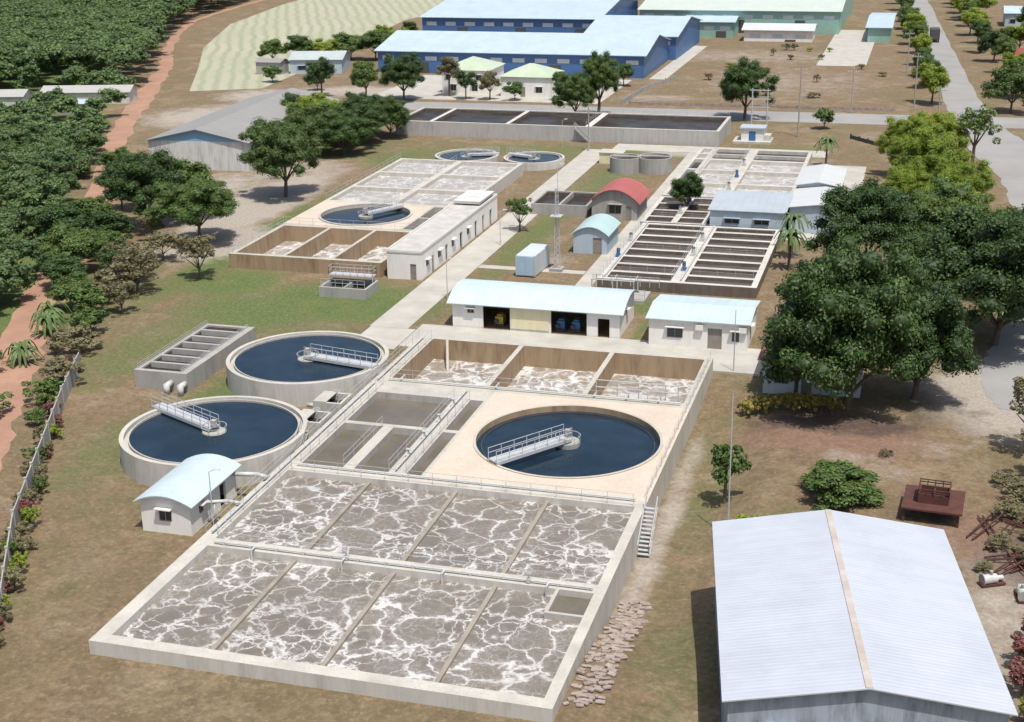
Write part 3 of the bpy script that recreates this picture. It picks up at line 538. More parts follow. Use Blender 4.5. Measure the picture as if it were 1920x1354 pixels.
building("arched_shed","blue-grey shed with pale arched roof",-42.4,-37.9,173.2,180.2,2.7,"barrel",.9,'y',wall=BLUEG,rmat=roofmat("teal_roof",(.40,.54,.53),(.47,.6,.59),1),front=[(2.6,3.8,-.1,2.2,'d')],over=.3)
building("red_roof_hut","small grey hut with arched red roof",-44.3,-37.7,192.1,199.5,2.9,"barrel",1.5,'y',wall=CONCG,rmat=ROOFR,front=[(2.5,4.3,.9,2.2,'w'),(4.9,5.8,-.1,2.1,'d')],over=.5)
building("workshop","blue-grey workshop with shallow sheet roof",-26.6,-16.6,187,196,3.4,"mono",.6,'x',wall=BLUEG,rmat=roofmat("blue_grey_roof",(.38,.43,.47),(.45,.49,.52),0),front=[(2,4,1.6,2.3,'w'),(6,8,1.6,2.3,'w')],over=.3)
WRB=roofmat("white_roof_sheet",(.58,.59,.58),(.52,.53,.53),1)
building("white_roof_hall","hall with bright white stepped sheet roof",-16.2,-8.4,190,201,3.6,"gable",.5,'y',wall=BLUEG,rmat=WRB,over=.4)
building("white_roof_hall","narrow hall with bright white sheet roof",-16.2,-10.4,201.6,214,4.2,"gable",.5,'y',wall=BLUEG,rmat=WRB,over=.4)
building("warehouse","grey-roofed warehouse with blue gable and stained walls",-128,-110,212,258,4.9,"gable",2.0,'y',wall=wallmat("stained_white_wall",(.5,.5,.5),(.6,.6,.58),(.26,.26,.25)),gmat=M("blue_gable",(.2,.38,.53),(.24,.42,.55)),rmat=ROOFG,rot=math.radians(4),over=.5)
bw=building("warehouse","large pale grey sheet-roofed warehouse with weathered gable",-9.35,5.35,66.9,88.1,5.5,"gable",1.15,'y',wall=GUNW,rmat=ROOFW,rot=math.radians(9.8),piv=(-2.1,77.4),over=.35,front=[(2.2,3.6,3.2,4.0,'w'),(5.4,6.8,3.2,4.0,'w'),(9.5,11,3.2,4.0,'w')])
part(bw,"ridge_cap",G().box(-.2,.2,-10.9,10.9,6.72,6.78),M("ridge_cap_beige",(.52,.48,.44),(.42,.35,.3)))
building("dwelling","white house with red tiled hip roof under trees",-12.6,-3.5,128,135.5,3.2,"hip",1.8,'x',rmat=TILE,front=[(1,2.4,.8,2,'w'),(3.6,4.6,-.1,2.1,'d'),(6,7.3,.8,2,'w')],over=.6,wall=wallmat("pale_blue_wall",(.6,.65,.68),(.6,.67,.72),(.35,.38,.4)))
WPAN=M("pale_panel",(.6,.66,.7),(.5,.56,.6))
def factory(name,label,x0,x1,y0,y1,h,rise,wall,rm,n,axis='x'):
    t=building(name,label,x0,x1,y0,y1,h,"gable",rise,axis,wall=wall,rmat=rm,over=.7,front=[],roofz=.15)
    W=x1-x0
    for i in range(n):
        u=-W/2+W*(i+.5)/n; part(t,"window",G().box(u-1.5,u+1.5,-(y1-y0)/2-.06,-(y1-y0)/2-.01,h-2.2,h-1.2),WPAN)
        if i%3==1: part(t,"door",G().box(u+2,u+5,-(y1-y0)/2-.06,-(y1-y0)/2-.01,-.1,h-2.6),DKS)
    return t
factory("factory_hall","long blue factory hall with pale sheet roof",-131,-63.8,331,363,5.3,3.0,BLUEW,ROOFF,12)
factory("factory_hall","blue factory hall with pale roof behind another",-86,-62,364.5,404,6,3.0,BLUEW,ROOFF,4)
factory("factory_hall","tall blue factory hall with ribbon of pale windows",-138,-87,384,440,8,3.0,BLUEW,ROOFF,9)
factory("factory_hall","pale green factory hall with white roof",-84,-25,428,500,6.5,4.5,GREENW,roofmat("white_green_roof",(.54,.6,.54),(.5,.55,.5),0,.5),10)
factory("factory_hall","low green annex with pale roof",-68,-54,415,427,4.5,1.0,GREENW,ROOFF,3)
factory("factory_hall","low white annex with pale roof",-50,-31,408,418,3.2,1.2,WHITE,WRB,3)
factory("factory_hall","green roofed shed beyond open yard",-16,-10,410,450,4,1.2,GREENW,ROOFF,0)
building("house","two-storey white house with pale green hip roof",-104,-93,301,313,5.2,"hip",2.3,'y',rmat=ROOFGN,front=[(1,2,3,4.2,'w'),(4.5,6,3,4.2,'w'),(8,9.4,3,4.2,'w'),(2,3.4,.6,2,'w'),(7,8.4,.6,2,'w')],group="green-roofed houses")
building("house","white house with pale green hip roof beside trees",-89.5,-78,298.5,309,4.4,"hip",2.3,'x',rmat=ROOFGN,front=[(1.2,2.6,1,2.3,'w'),(4.5,5.6,-.1,2.2,'d'),(8,9.5,1,2.3,'w')],group="green-roofed houses")
building("storage_shed","low shed with pale green-grey roof",-153,-140,325,337,3.5,"gable",1.3,'x',rmat=roofmat("pale_grey_green_roof",(.42,.47,.46),(.47,.52,.5),0),wall=BLUEG,over=.4,rot=math.radians(12),front=[(2,4,1,2,'w'),(8,10,1,2,'w')])
building("storage_shed","low lean-to shed of corrugated sheets",-160,-153.5,322,327,3,"gable",.6,'x',rmat=ROOFG,wall=CONCG,over=.3)
for x0,x1,y,l in ((-206,-188,262,"long low farm shed with faded roof"),(-187.5,-168,272,"long low farm shed with pale walls")):
    building("farm_shed",l,x0,x1,y,y+6,2.6,"gable",1,'x',rmat=roofmat("faded_roof"+str(y),(.44,.43,.4),(.38,.36,.34),0),wall=wallmat("shed_wall"+str(y),(.5,.5,.48),(.6,.59,.55),(.3,.28,.25)),over=.4,rot=math.radians(14),group="farm sheds")
building("farm_shed","small shed with white sheet roof among trees",-176,-169,259,263,2.3,"gable",.5,'x',rmat=ROOFF,wall=CONCG,over=.3,rot=math.radians(5),group="farm sheds")
for x,y,w,d,l in ((22,330,14,12,"blue-roofed workshop standing beside road"),(30,372,14,12,"pale roofed workshop standing beside road"),(27,262,9,8,"small roadside building with blue roof"),(34,420,18,16,"white factory building beside the road"),(19,352,9,8,"white roadside house with red roof"),(26,310,10,9,"pale roadside house with shallow roof"),(22,455,14,12,"pale workshop far along the road")):
    building("roadside_building",l,x,x+w,y,y+d,4,"gable",1.5,'x',rmat=TILE if "red" in l else ROOFF,wall=BLUEW if y==330 else WHITE if y in(352,310,420) else BLUEG,over=.5,front=[(1.5,3,1,2.2,'w'),(5,6.2,-.1,2.2,'d')])
CARC=[(M("car_paint_white",(.7,.7,.7),None,1,.3,0),"white"),(M("car_paint_silver",(.4,.41,.42),None,1,.3,0),"silver"),(M("car_paint_red",(.35,.04,.04),None,1,.3,0),"red"),(M("car_paint_dark",(.05,.06,.08),None,1,.3,0),"dark blue")]
def car(x,y,rot,mt,col):
    t=thing("parked_car",col+" car parked beside the roadside buildings","car",(x,y,.03),rot,"parked cars")
    g=G(); prof=[(-2.1,.35),(-2.15,.75),(-1.9,.95),(-1.35,1.0),(-.9,1.42),(.55,1.45),(1.15,1.0),(1.95,.85),(2.15,.6),(2.1,.35)]
    for s in (-.85,.85): g.v+=[(s*(.82 if z>1.2 else 1),yy,z) for yy,z in prof]
    n=len(prof); g.f=[tuple(range(n)),tuple(range(n,2*n))[::-1]]+[(i,(i+1)%n,n+(i+1)%n,n+i) for i in range(n)]
    part(t,"body",g,mt)
    part(t,"windscreen",G().box(-.66,.66,.7,.98,1.12,1.3),GLASS)
    for a in (-.8,.8):
        for b_ in (-1.35,1.35): part(t,"wheel",G().tube((a-.1,b_,.32),(a+.1,b_,.32),.32,n=12),DKS)
for i,(x,y,r_) in enumerate(((20.5,326,1.4),(23.5,327,1.5),(18,347,.2),(22,306,1.6),(27,306.5,1.5),(20,370,.1),(24.5,258,1.3))): car(x,y,r_,*CARC[i%4])
t=thing("transformer_kiosk","small white and blue transformer kiosk on slab","kiosk",(-29,256,0))
part(t,"wall",G().box(-2,2,-1.6,1.6,-.1,2.6),WHITE); part(t,"roof",G().box(-2.3,2.3,-1.9,1.9,2.6,2.8),BLUEG); part(t,"door",G().box(-.6,.6,-1.66,-1.61,0,2.1),BLUEM); part(t,"base",G().box(-3.4,3.4,-2.6,2.6,-.2,.4).box(2.05,3.2,-1.2,1.2,.4,1.4),CONCW)
t=thing("transformer_gantry","tall steel gantry with insulators above kiosk","gantry",(-28.5,260,0)); g=G()
for x in (-1.4,1.4): g.tube((x,0,0),(x,0,9),.14,.1,8)
for z in (5.5,7,8.6): g.box(-1.9,1.9,-.08,.08,z,z+.14)
part(t,"frame",g,STEEL); g=G()
for x in (-1.2,-.4,.4,1.2): g.tube((x,0,7.14),(x,0,7.6),.07,.04)
part(t,"insulator",g,CONCG)
# ------------------------------------------------------------------ poles
def pole(x,y,h,label,arm=True,group="utility poles",mat=CONCG,z=0,r=.16):
    t=thing("utility_pole",label,"utility pole",(x,y,z),group=group); part(t,"post",G().tube((0,0,-.3),(0,0,h),r,r*.55,8),mat)
    if arm:
        part(t,"crossarm",G().box(-1.1,1.1,-.06,.06,h-.9,h-.76),mat)
        g=G()
        for u in (-.95,-.45,.45,.95): g.tube((u,0,h-.76),(u,0,h-.5),.05,.03)
        part(t,"insulator",g,WHITE)
pole(-11.8,98,11.6,"slim steel lamp pole on dry grass",False,mat=STEEL,z=-.8,r=.07)
pole(-56.3,241.5,8,"concrete utility pole beside path")
pole(-21.5,262,13,"tall concrete utility pole by road"); pole(-1.5,300,11,"concrete utility pole at junction"); pole(3,262,10,"concrete utility pole by road")
pole(-13.5,290,9,"concrete utility pole by road"); pole(-4,350,10,"concrete utility pole by road"); pole(-16,132.5,6.5,"slim pole next to control building",False,mat=STEEL,r=.06)
t=thing("antenna_mast","slim lattice mast with concrete base in yard","mast",(-42.4,164.5,0)); g=G()
for a in range(3):
    c_,s_=.45*math.cos(a*2.1),.45*math.sin(a*2.1); g.tube((c_,s_,0),(c_*.4,s_*.4,10.5),.05,n=5)
for i in range(14):
    z=i*.75; f=1-.6*z/10.5; f2=1-.6*(z+.75)/10.5
    for a in range(3):
        b_=(a+1)%3; g.tube((.45*f*math.cos(a*2.1),.45*f*math.sin(a*2.1),z),(.45*f2*math.cos(b_*2.1),.45*f2*math.sin(b_*2.1),z+.75),.025,n=4)
part(t,"lattice",g,STEEL); part(t,"base",G().box(-.8,.8,-.8,.8,-.1,.4),CONCG)
part(t,"platform",G().box(-.7,.7,-.7,.7,7,7.1),STEEL)
for x,y in ((-52.9,206),(-52.9,175),(-52,150),(-50.3,88),(-62,245)):
    t=thing("street_lamp","short grey lamp post next to path","lamp post",(x,y,0),group="lamp posts"); part(t,"post",G().tube((0,0,0),(0,0,4.6),.06,.04).tube((0,0,4.6),(.6,0,4.9),.03),STEEL); part(t,"lamp",G().box(.45,.95,-.1,.1,4.85,4.95),WHITE)
t=thing("pipe_run","white pipe running from pump house to basin","pipe",(-49.5,92,0))
part(t,"pipe",G().tube((-51,93,2.2),(-49,93.4,2.2),.18,n=10).tube((-49,93.4,2.2),(-48.3,94,1.7),.18,n=10),PIPE,True,smooth=True)
t=thing("pipe_run","white pipe running from pump house to basin","pipe",(-49.5,88,0))
part(t,"pipe",G().tube((-51.2,87.8,2.0),(-49.3,88.6,2.0),.14,n=10).tube((-49.3,88.6,2.0),(-48.3,89,1.75),.14,n=10).tube((-50.2,88.2,0),(-50.2,88.2,2),.07),PIPE,True,smooth=True)
def fence(pts,label,h=2.0,sp=3,mat=CONCG,name="boundary_wall"):
    t=thing(name,label,"wall" if "wall" in name else "fence",(pts[0][0],pts[0][1],0)); gp=G();gw=G()
    for (x0,y0),(x1,y1) in zip(pts[:-1],pts[1:]):
        d=math.hypot(x1-x0,y1-y0); n=max(1,round(d/sp)); a=math.atan2(y1-y0,x1-x0)
        for i in range(n):
            u=(i+.5)/n; gp.obox((x0+(x1-x0)*i/n,y0+(y1-y0)*i/n),a,.25,.25,h+.1,-.1); gw.obox((x0+(x1-x0)*u,y0+(y1-y0)*u),a,d/n-.26,.1,h-.1,-.1)
    part(t,"post",gp,mat,True); part(t,"panel",gw,mat,True)
fence([(-50.5,58),(-54.8,66.6),(-64.7,83.1),(-76.7,108.2),(-81,118)],"weathered concrete panel wall with creepers")
fence([(-61,292),(-60,312),(-56,330)],"low grey wall around dry field",1.2); fence([(-59.5,293),(-5,294)],"low roadside fence along dry field",.8,4,RUBB,"fence")
fence([(-130,268),(-100,269),(-62,269.5)],"low pale kerb wall along road",.6,4,CONC)
fence([(-12,262),(-4,252),(-2,243)],"dark low fence curving beside road",.9,2.5,DKS,"fence")
# ------------------------------------------------------------------ machinery & rubble
t=thing("rusty_tank_frame","rusty steel table frame with raised box","scrap steel",(3.2,103.8,0),math.radians(-4))
part(t,"table",G().box(-2.2,2.3,-2.2,2.2,1.1,1.25),RUST)
for x in (-2,2):
    for y in (-1.9,1.9): part(t,"leg",G().box(x-.1,x+.1,y-.1,y+.1,-.1,1.1),RUST)
g=G().box(-1.1,1.2,-1.0,-.85,1.25,1.95).box(-1.1,1.2,.85,1.0,1.25,1.95).box(-1.1,-.95,-.85,.85,1.25,1.95).box(1.05,1.2,-.85,.85,1.25,1.95).box(0,.12,-.85,.85,1.3,1.85)
part(t,"box",g,RUST)
part(t,"top_rail",G().rail([(-1.1,-1),(1.2,-1),(1.2,1),(-1.1,1)],1.95,.45,.6,.09,True),RUST)
rs=random.Random(3)
for i in range(12):
    x=rs.uniform(7,11); y=rs.uniform(94,105); a=rs.uniform(0,3.1); t=thing("scrap_beam","rusty steel scrap beams lying tangled in weeds","scrap steel",(x,y,0),a,group="rusty scrap beams"); g=G()
    ln=rs.uniform(1.2,2.6); tl=rs.uniform(0,.7)
    for v in (-.25,.25): g.tube((-ln,v,.15),(ln,v+rs.uniform(-.2,.2),.2+tl),.07,n=4)
    for u in (-.7,0,.7): g.tube((u*ln,-.25,.17+(u+1)/2*tl),(u*ln,.25,.17+(u+1)/2*tl),.045,n=4)
    part(t,"beam",g,RUST)
for k,(x,y,a) in enumerate(((7.2,93,.5),(9.2,91.5,1.7))):
    t=thing("pump_unit","grey pump unit with motor on concrete","pump",(x,y,0),a,group="discarded pump units")
    part(t,"body",G().tube((-.6,0,.5),(.4,0,.5),.34,n=16).tube((.4,0,.5),(.9,0,.5),.18,n=12),PIPE); part(t,"base",G().box(-.8,1.0,-.35,.35,.05,.2),RUST); part(t,"flange",G().tube((-.62,0,.5),(-.7,0,.5),.42,n=16).tube((0,0,.8),(0,0,1.1),.12,n=10),CONCG)
for i in range(190):
    row=i//5; y=70.4+row*.43+rs.uniform(-.22,.22); x=-17.5+(i%5)*.42+rs.uniform(-.25,.25); z=float(gh(x,y))
    if rs.random()<.12: continue
    g=G().obox((0,0),0,rs.uniform(.35,.65),rs.uniform(.2,.38),rs.uniform(.05,.14),0)
    o=mobj("loose_brick",g,RUBB); o.location=(x,y,z+.01+rs.uniform(0,.08)); o.rotation_euler=(rs.uniform(-.12,.12),rs.uniform(-.12,.12),rs.uniform(-.45,.45)+.15); tag(o,"reddish weathered brick laid along basin wall","brick","loose bricks along the basin wall")
t=thing("box_truck","dark box truck driving on road","truck",(1.9,415,.03),math.radians(3.3))
part(t,"cargo_box",G().box(-1.2,1.2,-3.6,2.2,.9,3.6),DKS); part(t,"cab",G().box(-1.1,1.1,2.3,4.2,.6,2.7),BLUEM); part(t,"windscreen",G().box(-.95,.95,4.2,4.23,1.6,2.4),GLASS)
for x in (-1,1):
    for y in (-2.4,3.2): part(t,"wheel",G().tube((x-.15,y,.5),(x+.15,y,.5),.5,n=14),DKS)

# ------------------------------------------------------------------ vegetation
def icos(sub=1):
    import bmesh
    bm=bmesh.new(); bmesh.ops.create_icosphere(bm,subdivisions=sub,radius=1); v=np.array([x.co[:] for x in bm.verts]); f=[[q.index for q in x.verts] for x in bm.faces]; bm.free(); return v,np.array(f)
IV,IF=icos(1)
def crown_arrays(seed,nl,nleaf,ls,zs=.75,lr=(.2,.36),core=True):
    r=np.random.default_rng(seed)
    d=r.normal(size=(nl,3)); d/=np.linalg.norm(d,axis=1)[:,None]; d[:,2]=np.where(d[:,2]<-.6,-d[:,2],d[:,2])
    rad=r.uniform(.25,.78,nl)**.7; rad[:nl//5]*=.4
    lob=1+.22*np.sin(3*np.arctan2(d[:,1],d[:,0])+seed)
    C=d*rad[:,None]*lob[:,None]; C[:,2]*=zs
    R=r.uniform(*lr,nl); lt=r.uniform(0,1,nl)
    ld=r.normal(size=(nl*nleaf,3)); ld/=np.linalg.norm(ld,axis=1)[:,None]
    li=np.repeat(np.arange(nl),nleaf)
    P=C[li]+ld*(R[li]*r.uniform(.75,1.22,len(li)))[:,None]*np.array([1,1,.8])
    nrm=ld+r.normal(size=ld.shape)*.5+np.array([0,0,.45]); nrm/=np.linalg.norm(nrm,axis=1)[:,None]
    a=np.cross(nrm,r.normal(size=nrm.shape)); a/=np.linalg.norm(a,axis=1)[:,None]; b=np.cross(nrm,a)
    s=(ls*r.uniform(.6,1.35,len(li)))[:,None]
    q=np.stack([P-a*s,P-b*s*.55,P+a*s,P+b*s*.55],1).reshape(-1,3)
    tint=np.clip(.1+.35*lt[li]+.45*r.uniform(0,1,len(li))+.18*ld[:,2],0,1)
    V=[q];T_=[np.repeat(tint,4)]; quads=np.arange(len(q)).reshape(-1,4); tris=np.zeros((0,3),int)
    if core:
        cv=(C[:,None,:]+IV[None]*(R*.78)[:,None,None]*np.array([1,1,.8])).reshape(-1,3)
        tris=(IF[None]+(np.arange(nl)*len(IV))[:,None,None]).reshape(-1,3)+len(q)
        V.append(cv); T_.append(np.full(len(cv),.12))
    return np.concatenate(V),quads,tris,np.concatenate(T_)
def mesh_np(name,V,Qd,Tr,tint,mat):
    me=bpy.data.meshes.new(name); me.vertices.add(len(V)); me.vertices.foreach_set("co",V.reshape(-1).astype(np.float32))
    nl=len(Qd)*4+len(Tr)*3; me.loops.add(nl); me.loops.foreach_set("vertex_index",np.concatenate([Qd.reshape(-1),Tr.reshape(-1)]).astype(np.int32))
    me.polygons.add(len(Qd)+len(Tr))
    st_=np.concatenate([np.arange(len(Qd))*4,len(Qd)*4+np.arange(len(Tr))*3]).astype(np.int32)
    me.polygons.foreach_set("loop_start",st_)
    a=me.attributes.new("tint","FLOAT","POINT"); a.data.foreach_set("value",tint.astype(np.float32))
    me.materials.append(mat); me.update(calc_edges=True); me.validate(); return me
PROTO={}
for k,(nl,nf,ls,cnt,zs,lr) in {'A':(165,260,.020,4,.85,(.11,.21)),'B':(65,150,.042,4,.85,(.15,.27)),'C':(26,80,.085,3,.85,(.22,.38)),'S':(28,60,.08,3,.7,(.12,.24)),'H':(40,60,.05,2,.8,(.1,.2))}.items():
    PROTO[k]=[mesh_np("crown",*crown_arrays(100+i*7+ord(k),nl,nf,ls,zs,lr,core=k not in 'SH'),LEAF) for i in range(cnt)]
def tree(x,y,r,h,mat=LEAF,kind=None,label="leafy green tree with rounded crown",name="tree",group=None,cat="tree",vz=None,z=None):
    kind=kind or ('A' if r>=5 else 'B' if r>=2.6 else 'C')
    z=float(gh(x,y)) if z is None else z
    hv=vz or min(r*.95,h*.46)
    t=thing(name,label,cat,(x,y,z),0,group)
    me=random.choice(PROTO[kind]); c=bpy.data.objects.new("crown",me); COL.objects.link(c); c.parent=t
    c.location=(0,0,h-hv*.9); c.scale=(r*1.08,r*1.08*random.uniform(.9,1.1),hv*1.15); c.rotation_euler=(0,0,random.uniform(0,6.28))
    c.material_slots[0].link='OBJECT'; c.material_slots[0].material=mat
    g=G(); tr=max(.08,h*.022); fork=max(.3,(h-hv*1.7)); g.tube((0,0,-.2),(r*.03,0,fork),tr*1.3,tr,8,False)
    for i in range(5):
        a=i*1.26+random.uniform(-.3,.3); g.tube((r*.03,0,fork-.05),(math.cos(a)*r*.55,math.sin(a)*r*.55,h-hv*random.uniform(.7,1.1)),tr*.65,tr*.2,6,False)
    g.tube((r*.03,0,fork-.05),(0,0,h-hv*.5),tr*.7,tr*.25,6,False)
    part(t,"trunk",g,BARK); return t
tree(-4.6,125.2,8.2,15.4,LEAF,'A',"large dark green shade tree overhanging red-roofed house",vz=8.2); tree(1.4,129,5.8,11.5,LEAF,'A',"large dense green tree next to dwelling",vz=5.9); tree(-9.4,126.2,3.6,8.5,LEAF,'B',"dark green tree in front of house",vz=4)
tree(9.2,147,8.8,14.8,LEAF,'A',"large dark green tree beside road",vz=7.6); tree(15,163,7,12,LEAF2,'A',"large green tree across the road",vz=5.8); tree(-5.2,168,6.4,12.2,LEAF,'A',"dark green tree behind workshop",vz=5.8); tree(4,172,6.2,11.5,LEAF2,'A',"dark leafy tree beside road",vz=5.5); tree(2.6,154,5.4,10.5,LEAF,'A',"green tree between larger trees",vz=5.2); tree(-9.8,149,3.4,7.4,LEAF,'B',"dark leafy tree beside control building")
for x,y,r,h in ((1.5,212,5.6,11),(6,199,5,9),(-1.5,230,4.5,10),(5,188,5.5,8),(3,240,5,9),(-1,205,4,7)): tree(x,y,r,h,LEAFY,'A',"feathery yellow-green tree near road")
tree(8.5,236,4.2,11,LEAF2,'H',"thin-crowned tree near road junction")
tree(-31.5,197.5,2.6,6.2,LEAF,'B',"small dark green tree among basins",vz=2.8)
tree(-33.5,279,5.6,11.5,LEAF,'A',"dark round tree standing beside road",vz=5.4)
tree(-66.5,273,4.6,9,LEAF2,'A',"green roadside tree with uneven crown",vz=4.4); tree(-62.5,277,4.2,12.5,LEAF2,'A',"tall green roadside tree",vz=5.5)
tree(-109,289.5,5.2,10,LEAF,'A',"dark round tree in front of houses",vz=4.7)
for x,y,r,h,mm in ((-118,290,3.6,8,LEAF2),(-129,291,3.4,8.5,LEAF),(-101,297,3,8.5,LEAFD),(-96,293.5,2.3,6,LEAF),(-90.5,293.5,2.6,6,LEAFD),(-75,296,2.6,6,LEAF2),(-69,300,2.2,6,LEAFD),(-85,294,2,4,LEAF2),(-72,322,3,5,LEAF),(-66,318,2.2,5,LEAF),(-17.5,271,2,4,LEAF2),(-134,300,2,4,LEAF2),(-150,310,2.2,4,LEAF2)): tree(x,y,r,h,mm,None,"small tree standing in front of houses")
tree(-94,196,6.8,12,LEAF2,'A',"large leafy tree on pale sandy ground",vz=5.6)
for x,y,r,h,mm in ((-104,228,6,9,LEAF2),(-99,238,6,8,LEAF),(-108,240,6,8.5,LEAFY),(-102,249,5,8,LEAF),(-114,246,5,8,LEAF2),(-96,247,4.5,7.5,LEAF2),(-107,218,4.5,7,LEAF2),(-98,229,5,7.5,LEAF)): tree(x,y,r,h,mm,'A',"broad green tree in dense clump",group="clump of trees",vz=h*.5)
tree(-105,173,5.6,11,LEAF,'A',"dark leafy tree next to dirt road",vz=5.2); tree(-93.5,167,6,8.8,LEAF2,'A',"spreading tree on sandy ground",vz=3.8); tree(-101.5,180,4.5,9,LEAF2,'B')
tree(-102,150,4,6,LEAF2,'B'); tree(-107,156,4,7,LEAF,'B'); tree(-89,143,4.2,6,LEAFD,'H',"sparse tree with bare branches"); tree(-85,151,3.4,6,LEAFD,'H',"sparse tree with bare branches"); tree(-94,158,3.6,4,LEAFD,'H',"low sparse thicket tree")
for x,y,r,h in ((-99,143,3.4,4.5),(-104,162,3.5,5),(-110,166,3.6,6),(-96,150,2.6,3.4),(-93,136,3,4),(-101,156,3,4),(-115,183,3.4,6),(-120,192,3.2,5),(-128,204,3.4,5)): tree(x,y,r,h,random.choice([LEAF2,LEAF]),'B',"bushy green tree near dirt road")
for x,y,r,h in ((-97,152,3,4),(-87,136,2.6,4),(-92,149,3,4.5),(-100,166,2.6,4)): tree(x,y,r,h,LEAFD,'H',"scraggly half-bare bush near dirt road","shrub",cat="shrub")
for x,y,r,h in ((-86,128,2.6,3.2),(-84,122,2.8,3),(-80,113,2.3,3),(-78.5,108,2,2.6),(-82,104,2.2,2.4),(-90,134,3,3.6),(-76,103,1.4,1.8),(-91,141,3.2,4)): tree(x,y,r,h,random.choice([LEAF2,LEAFD,LEAF2]),'S',"low leafy shrub near boundary wall","shrub",cat="shrub",vz=r*.6)
for i in range(34):
    u=i/34; y=64+u*46; x=-54-(y-66)*.53-random.uniform(.2,1.6); tree(x,y,random.uniform(.6,1.2),random.uniform(.9,1.9),random.choice([LEAF2,LEAFY,LEAFD,LEAFD,LEAFR]),'S',"creeper bush growing along concrete wall","shrub",group="creeper bushes along the wall",cat="shrub",vz=.8)
tree(-12.9,104,1.9,5.6,LEAF2,'S',"slender young tree on dry grass",vz=2.3); tree(-3.9,105,3.6,2.6,LEAF2,'B',"broad low green bush behind warehouse","shrub",cat="shrub",vz=1.7)
tree(-10.5,98,1.3,1.3,LEAFY,'S',"small palm-like shrub near warehouse","shrub",cat="shrub",vz=.7)
for x,y,r in ((9,82,1.6),(8.6,79,1.4),(9.5,75.5,1.6),(10.2,86,1.4)): tree(x,y,r,2.4,random.choice([LEAFY,LEAFR]),'S',"flowering bush beside warehouse","shrub",cat="shrub",vz=1.1)
for i in range(9): tree(-13.4+i*.95,123.4+random.uniform(-.2,.2),.95,1.9,LEAFH,'S',"yellow-leaved hedge bush in front of house","hedge_bush",group="yellow hedge",cat="hedge",vz=1.05)
for x,y,r in ((-.6,114.6,.8),(8,99,1.4),(10,97,1.6),(9,104,1.9),(6.8,95,.9),(10.4,101,1.2),(10,108,2.2),(8.8,110.5,1.5)): tree(x,y,r,r*.8,LEAFD,'H',"dry weed clump on dark soil","shrub",cat="shrub",vz=r*.45)
for x,y,r,h in ((11,118,3,7),(11.5,112,2.5,6)): tree(x,y,r,h,LEAFD,'H',"leafless scrubby tree on bare soil")
tree(-52.5,183,2.4,5,LEAF2,'H',"thin young tree near storeroom")
for i in range(12):
    y=305+i*20; xx=8.5-(y-303)*.056; tree(xx-6.5,y+random.uniform(-3,3),random.uniform(2.8,4),random.uniform(6.5,8.5),random.choice([LEAFY,LEAF2,LEAF2]),'B',"roadside tree in planted row",group="roadside trees")
    tree(xx+9.5+random.uniform(-1,3),y+6+random.uniform(-4,4),random.uniform(2.8,4.2),8,random.choice([LEAF,LEAF2,LEAFY]),'B',"roadside tree in planted row",group="roadside trees")
for x,y,r,h in ((17,296,5,9),(20,318,3,6),(40,345,4,7),(23,392,5,8),(30,440,6,9),(45,470,7,10),(14,480,6,9)): tree(x,y,r,h,random.choice([LEAF2,LEAFY]),'B')
for i in range(14):
    x=random.uniform(-56,-8); y=random.uniform(305,395); tree(x,y,random.uniform(.7,1.8),random.uniform(.8,2.2),random.choice([LEAFD,LEAFY,LEAFD]),'S',"scrub bush in dry grass field","shrub",group="scrub in dry field",cat="shrub")
for x,y,r,h in ((-140,352,5,8),(-147,352,5,7),(-152,346,4,6),(-136,362,4,7),(-158,344,5,7),(-165,342,4,6),(-145,372,3,7),(-148,400,3,5)): tree(x,y,r,h,random.choice([LEAF2,LEAFY,LEAF2]),'B',"light green tree at field edge")
PALM=M("palm_leaf",(.07,.12,.03),(.12,.19,.05),1,.6,0)
def palm(x,y,h,label="small palm with arching fronds"):
    t=thing("palm_tree",label,"palm tree",(x,y,0),group="palm trees"); part(t,"trunk",G().tube((0,0,-.1),(.1,0,h),.2,.13,8),BARK)
    g=G()
    for i in range(22):
        a=i*2.4; Ln=random.uniform(1.6,2.4); up=random.uniform(.2,1.3)
        for k in range(7):
            u=k/6; rr=Ln*u; z=h+up*math.sin(u*2.2)*1.3-u*u*1.8; w=.17*math.sin(min(1,u+.15)*2.6)+.03
            q=[(.1+rr*math.cos(a)-s*w*math.sin(a),rr*math.sin(a)+s*w*math.cos(a),z-abs(s)*.12) for s in (-1,0,1)]
            n=len(g.v); g.v+=q
            if k: g.f+=[(n-3,n-2,n+1,n),(n-2,n-1,n+2,n+1)]
    part(t,"crown",g,PALM)
for x,y,h in ((-14.6,177,5),(-14.4,171.5,4.2),(-14.6,236,4),(-91,127,1.6),(-93,131,1.5),(-88,118,1.3)): palm(x,y,h)
rb=np.array([(60,-62),(107,-84),(131.5,-96),(174,-115),(236,-147.5),(285,-170),(330,-190),(372,-212),(440,-240),(520,-252),(700,-262)])
small=[crown_arrays(900+i,20,52,.11,.75,(.22,.38)) for i in range(8)]
near=[crown_arrays(950+i,34,90,.065,.8,(.16,.3)) for i in range(6)]
pts=[]
y=112.
while y<640:
    sp=4.5 if y<300 else 4.7
    xr=np.interp(y,rb[:,0],rb[:,1])-4.6; xl=-.80*y-18
    x=xr
    while x>xl:
        px,py=x+random.uniform(-2.6,.5),y+random.uniform(-2.6,2.6)
        ok=random.random()<(.82 if py<285 else .97)
        if -212<px<-162 and 254<py<286: ok=False
        if -206<px<-160 and 236<py<=254: ok=ok and random.random()<.4
        if ok: pts.append((px,py))
        x-=sp
    y+=sp
for i in range(90): pts.append((random.uniform(-235,-120),random.uniform(600,680)))
for i in range(120): pts.append((random.uniform(-120,120),random.uniform(560,640)))
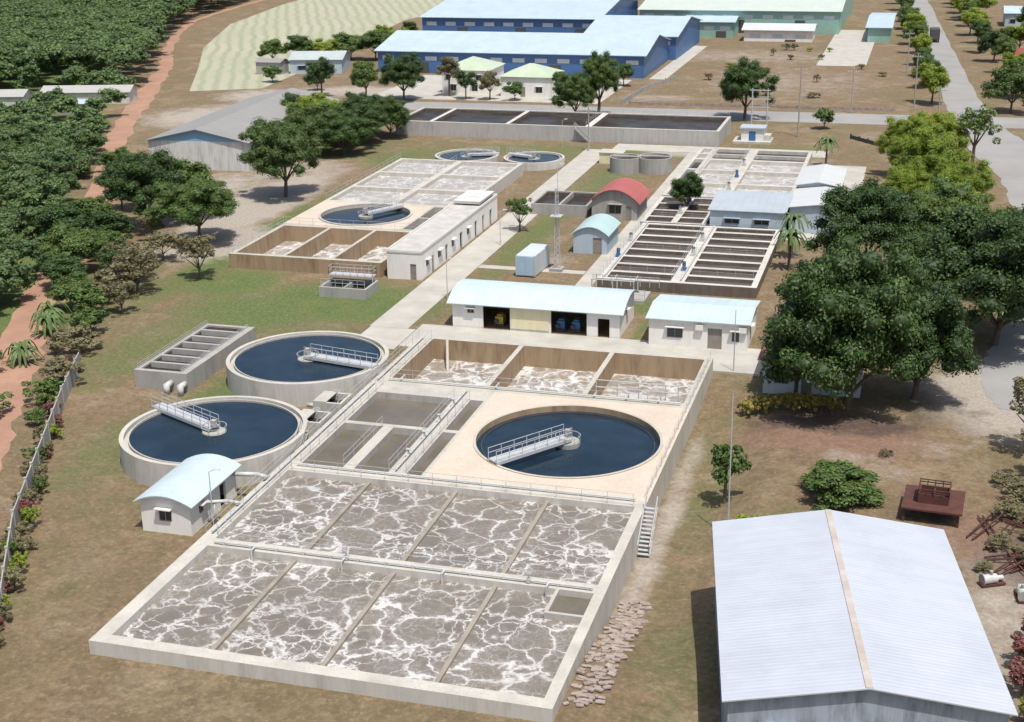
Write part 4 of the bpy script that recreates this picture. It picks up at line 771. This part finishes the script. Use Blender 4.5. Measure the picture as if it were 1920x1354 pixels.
Vs=[];Qs=[];Ts=[];Tt=[];off=0
for px,py in pts:
    V,Q,Tr,ti=random.choice(near if py<215 else small); r=random.uniform(2.4,4.4) if py<290 else random.uniform(2.9,4.4); hh=random.uniform(2.2,5.6) if py<290 else random.uniform(6.6,8.4)
    a=random.uniform(0,6.28); ca,sa=math.cos(a),math.sin(a)
    W=np.stack([(V[:,0]*ca-V[:,1]*sa)*r+px,(V[:,0]*sa+V[:,1]*ca)*r+py,V[:,2]*r*.85+hh-r*.2],-1)
    Vs.append(W);Qs.append(Q+off);Ts.append(Tr+off);Tt.append(np.clip(ti+random.uniform(-.25,.25),0,1));off+=len(V)
fm=mesh_np("forest",np.concatenate(Vs),np.concatenate(Qs),np.concatenate(Ts),np.concatenate(Tt),LEAFF)
fo=bpy.data.objects.new("forest",fm); COL.objects.link(fo); tag(fo,"dense green plantation woodland beside dirt road","forest",kind="stuff")

# ------------------------------------------------------------------ camera, light
f,th,ps,ro=2630.1,math.radians(19.442),math.radians(16.418),math.radians(-.981)
Fv=Vector((-math.sin(ps)*math.cos(th),math.cos(ps)*math.cos(th),-math.sin(th))); R0=Vector((math.cos(ps),math.sin(ps),0)); U0=R0.cross(Fv)
R=R0*math.cos(ro)+U0*math.sin(ro); U=-R0*math.sin(ro)+U0*math.cos(ro)
cam=bpy.data.cameras.new("camera"); co=bpy.data.objects.new("camera",cam); COL.objects.link(co)
mw=Matrix.Identity(4)
for i in range(3): mw[i][0]=R[i];mw[i][1]=U[i];mw[i][2]=-Fv[i]
mw[0][3]=0;mw[1][3]=0;mw[2][3]=48; co.matrix_world=mw
cam.sensor_width=36; cam.lens=36*f/1920; cam.clip_end=6000; cam.clip_start=1; SC.camera=co
sd=Vector((1.35,-1.7,5.5)).normalized()
ld=bpy.data.lights.new("sun","SUN"); ld.energy=4.4; ld.angle=math.radians(.5); ld.color=(1,.965,.91); lo=bpy.data.objects.new("sun",ld); COL.objects.link(lo); lo.rotation_euler=sd.to_track_quat('Z','Y').to_euler()
w=bpy.data.worlds.new("World"); SC.world=w; w.use_nodes=True; nt=w.node_tree; sk=nt.nodes.new("ShaderNodeTexSky"); sk.sky_type='NISHITA'; sk.sun_disc=False
sk.sun_elevation=math.asin(sd.z); sk.sun_rotation=math.atan2(sd.x,sd.y); sk.dust_density=3
bg=nt.nodes["Background"]; nt.links.new(sk.outputs[0],bg.inputs[0]); bg.inputs[1].default_value=.125
SC.view_settings.view_transform='Standard'; SC.view_settings.look='None'; SC.view_settings.exposure=0
for o in bpy.data.objects:
    if "_l" in o: del o["_l"]
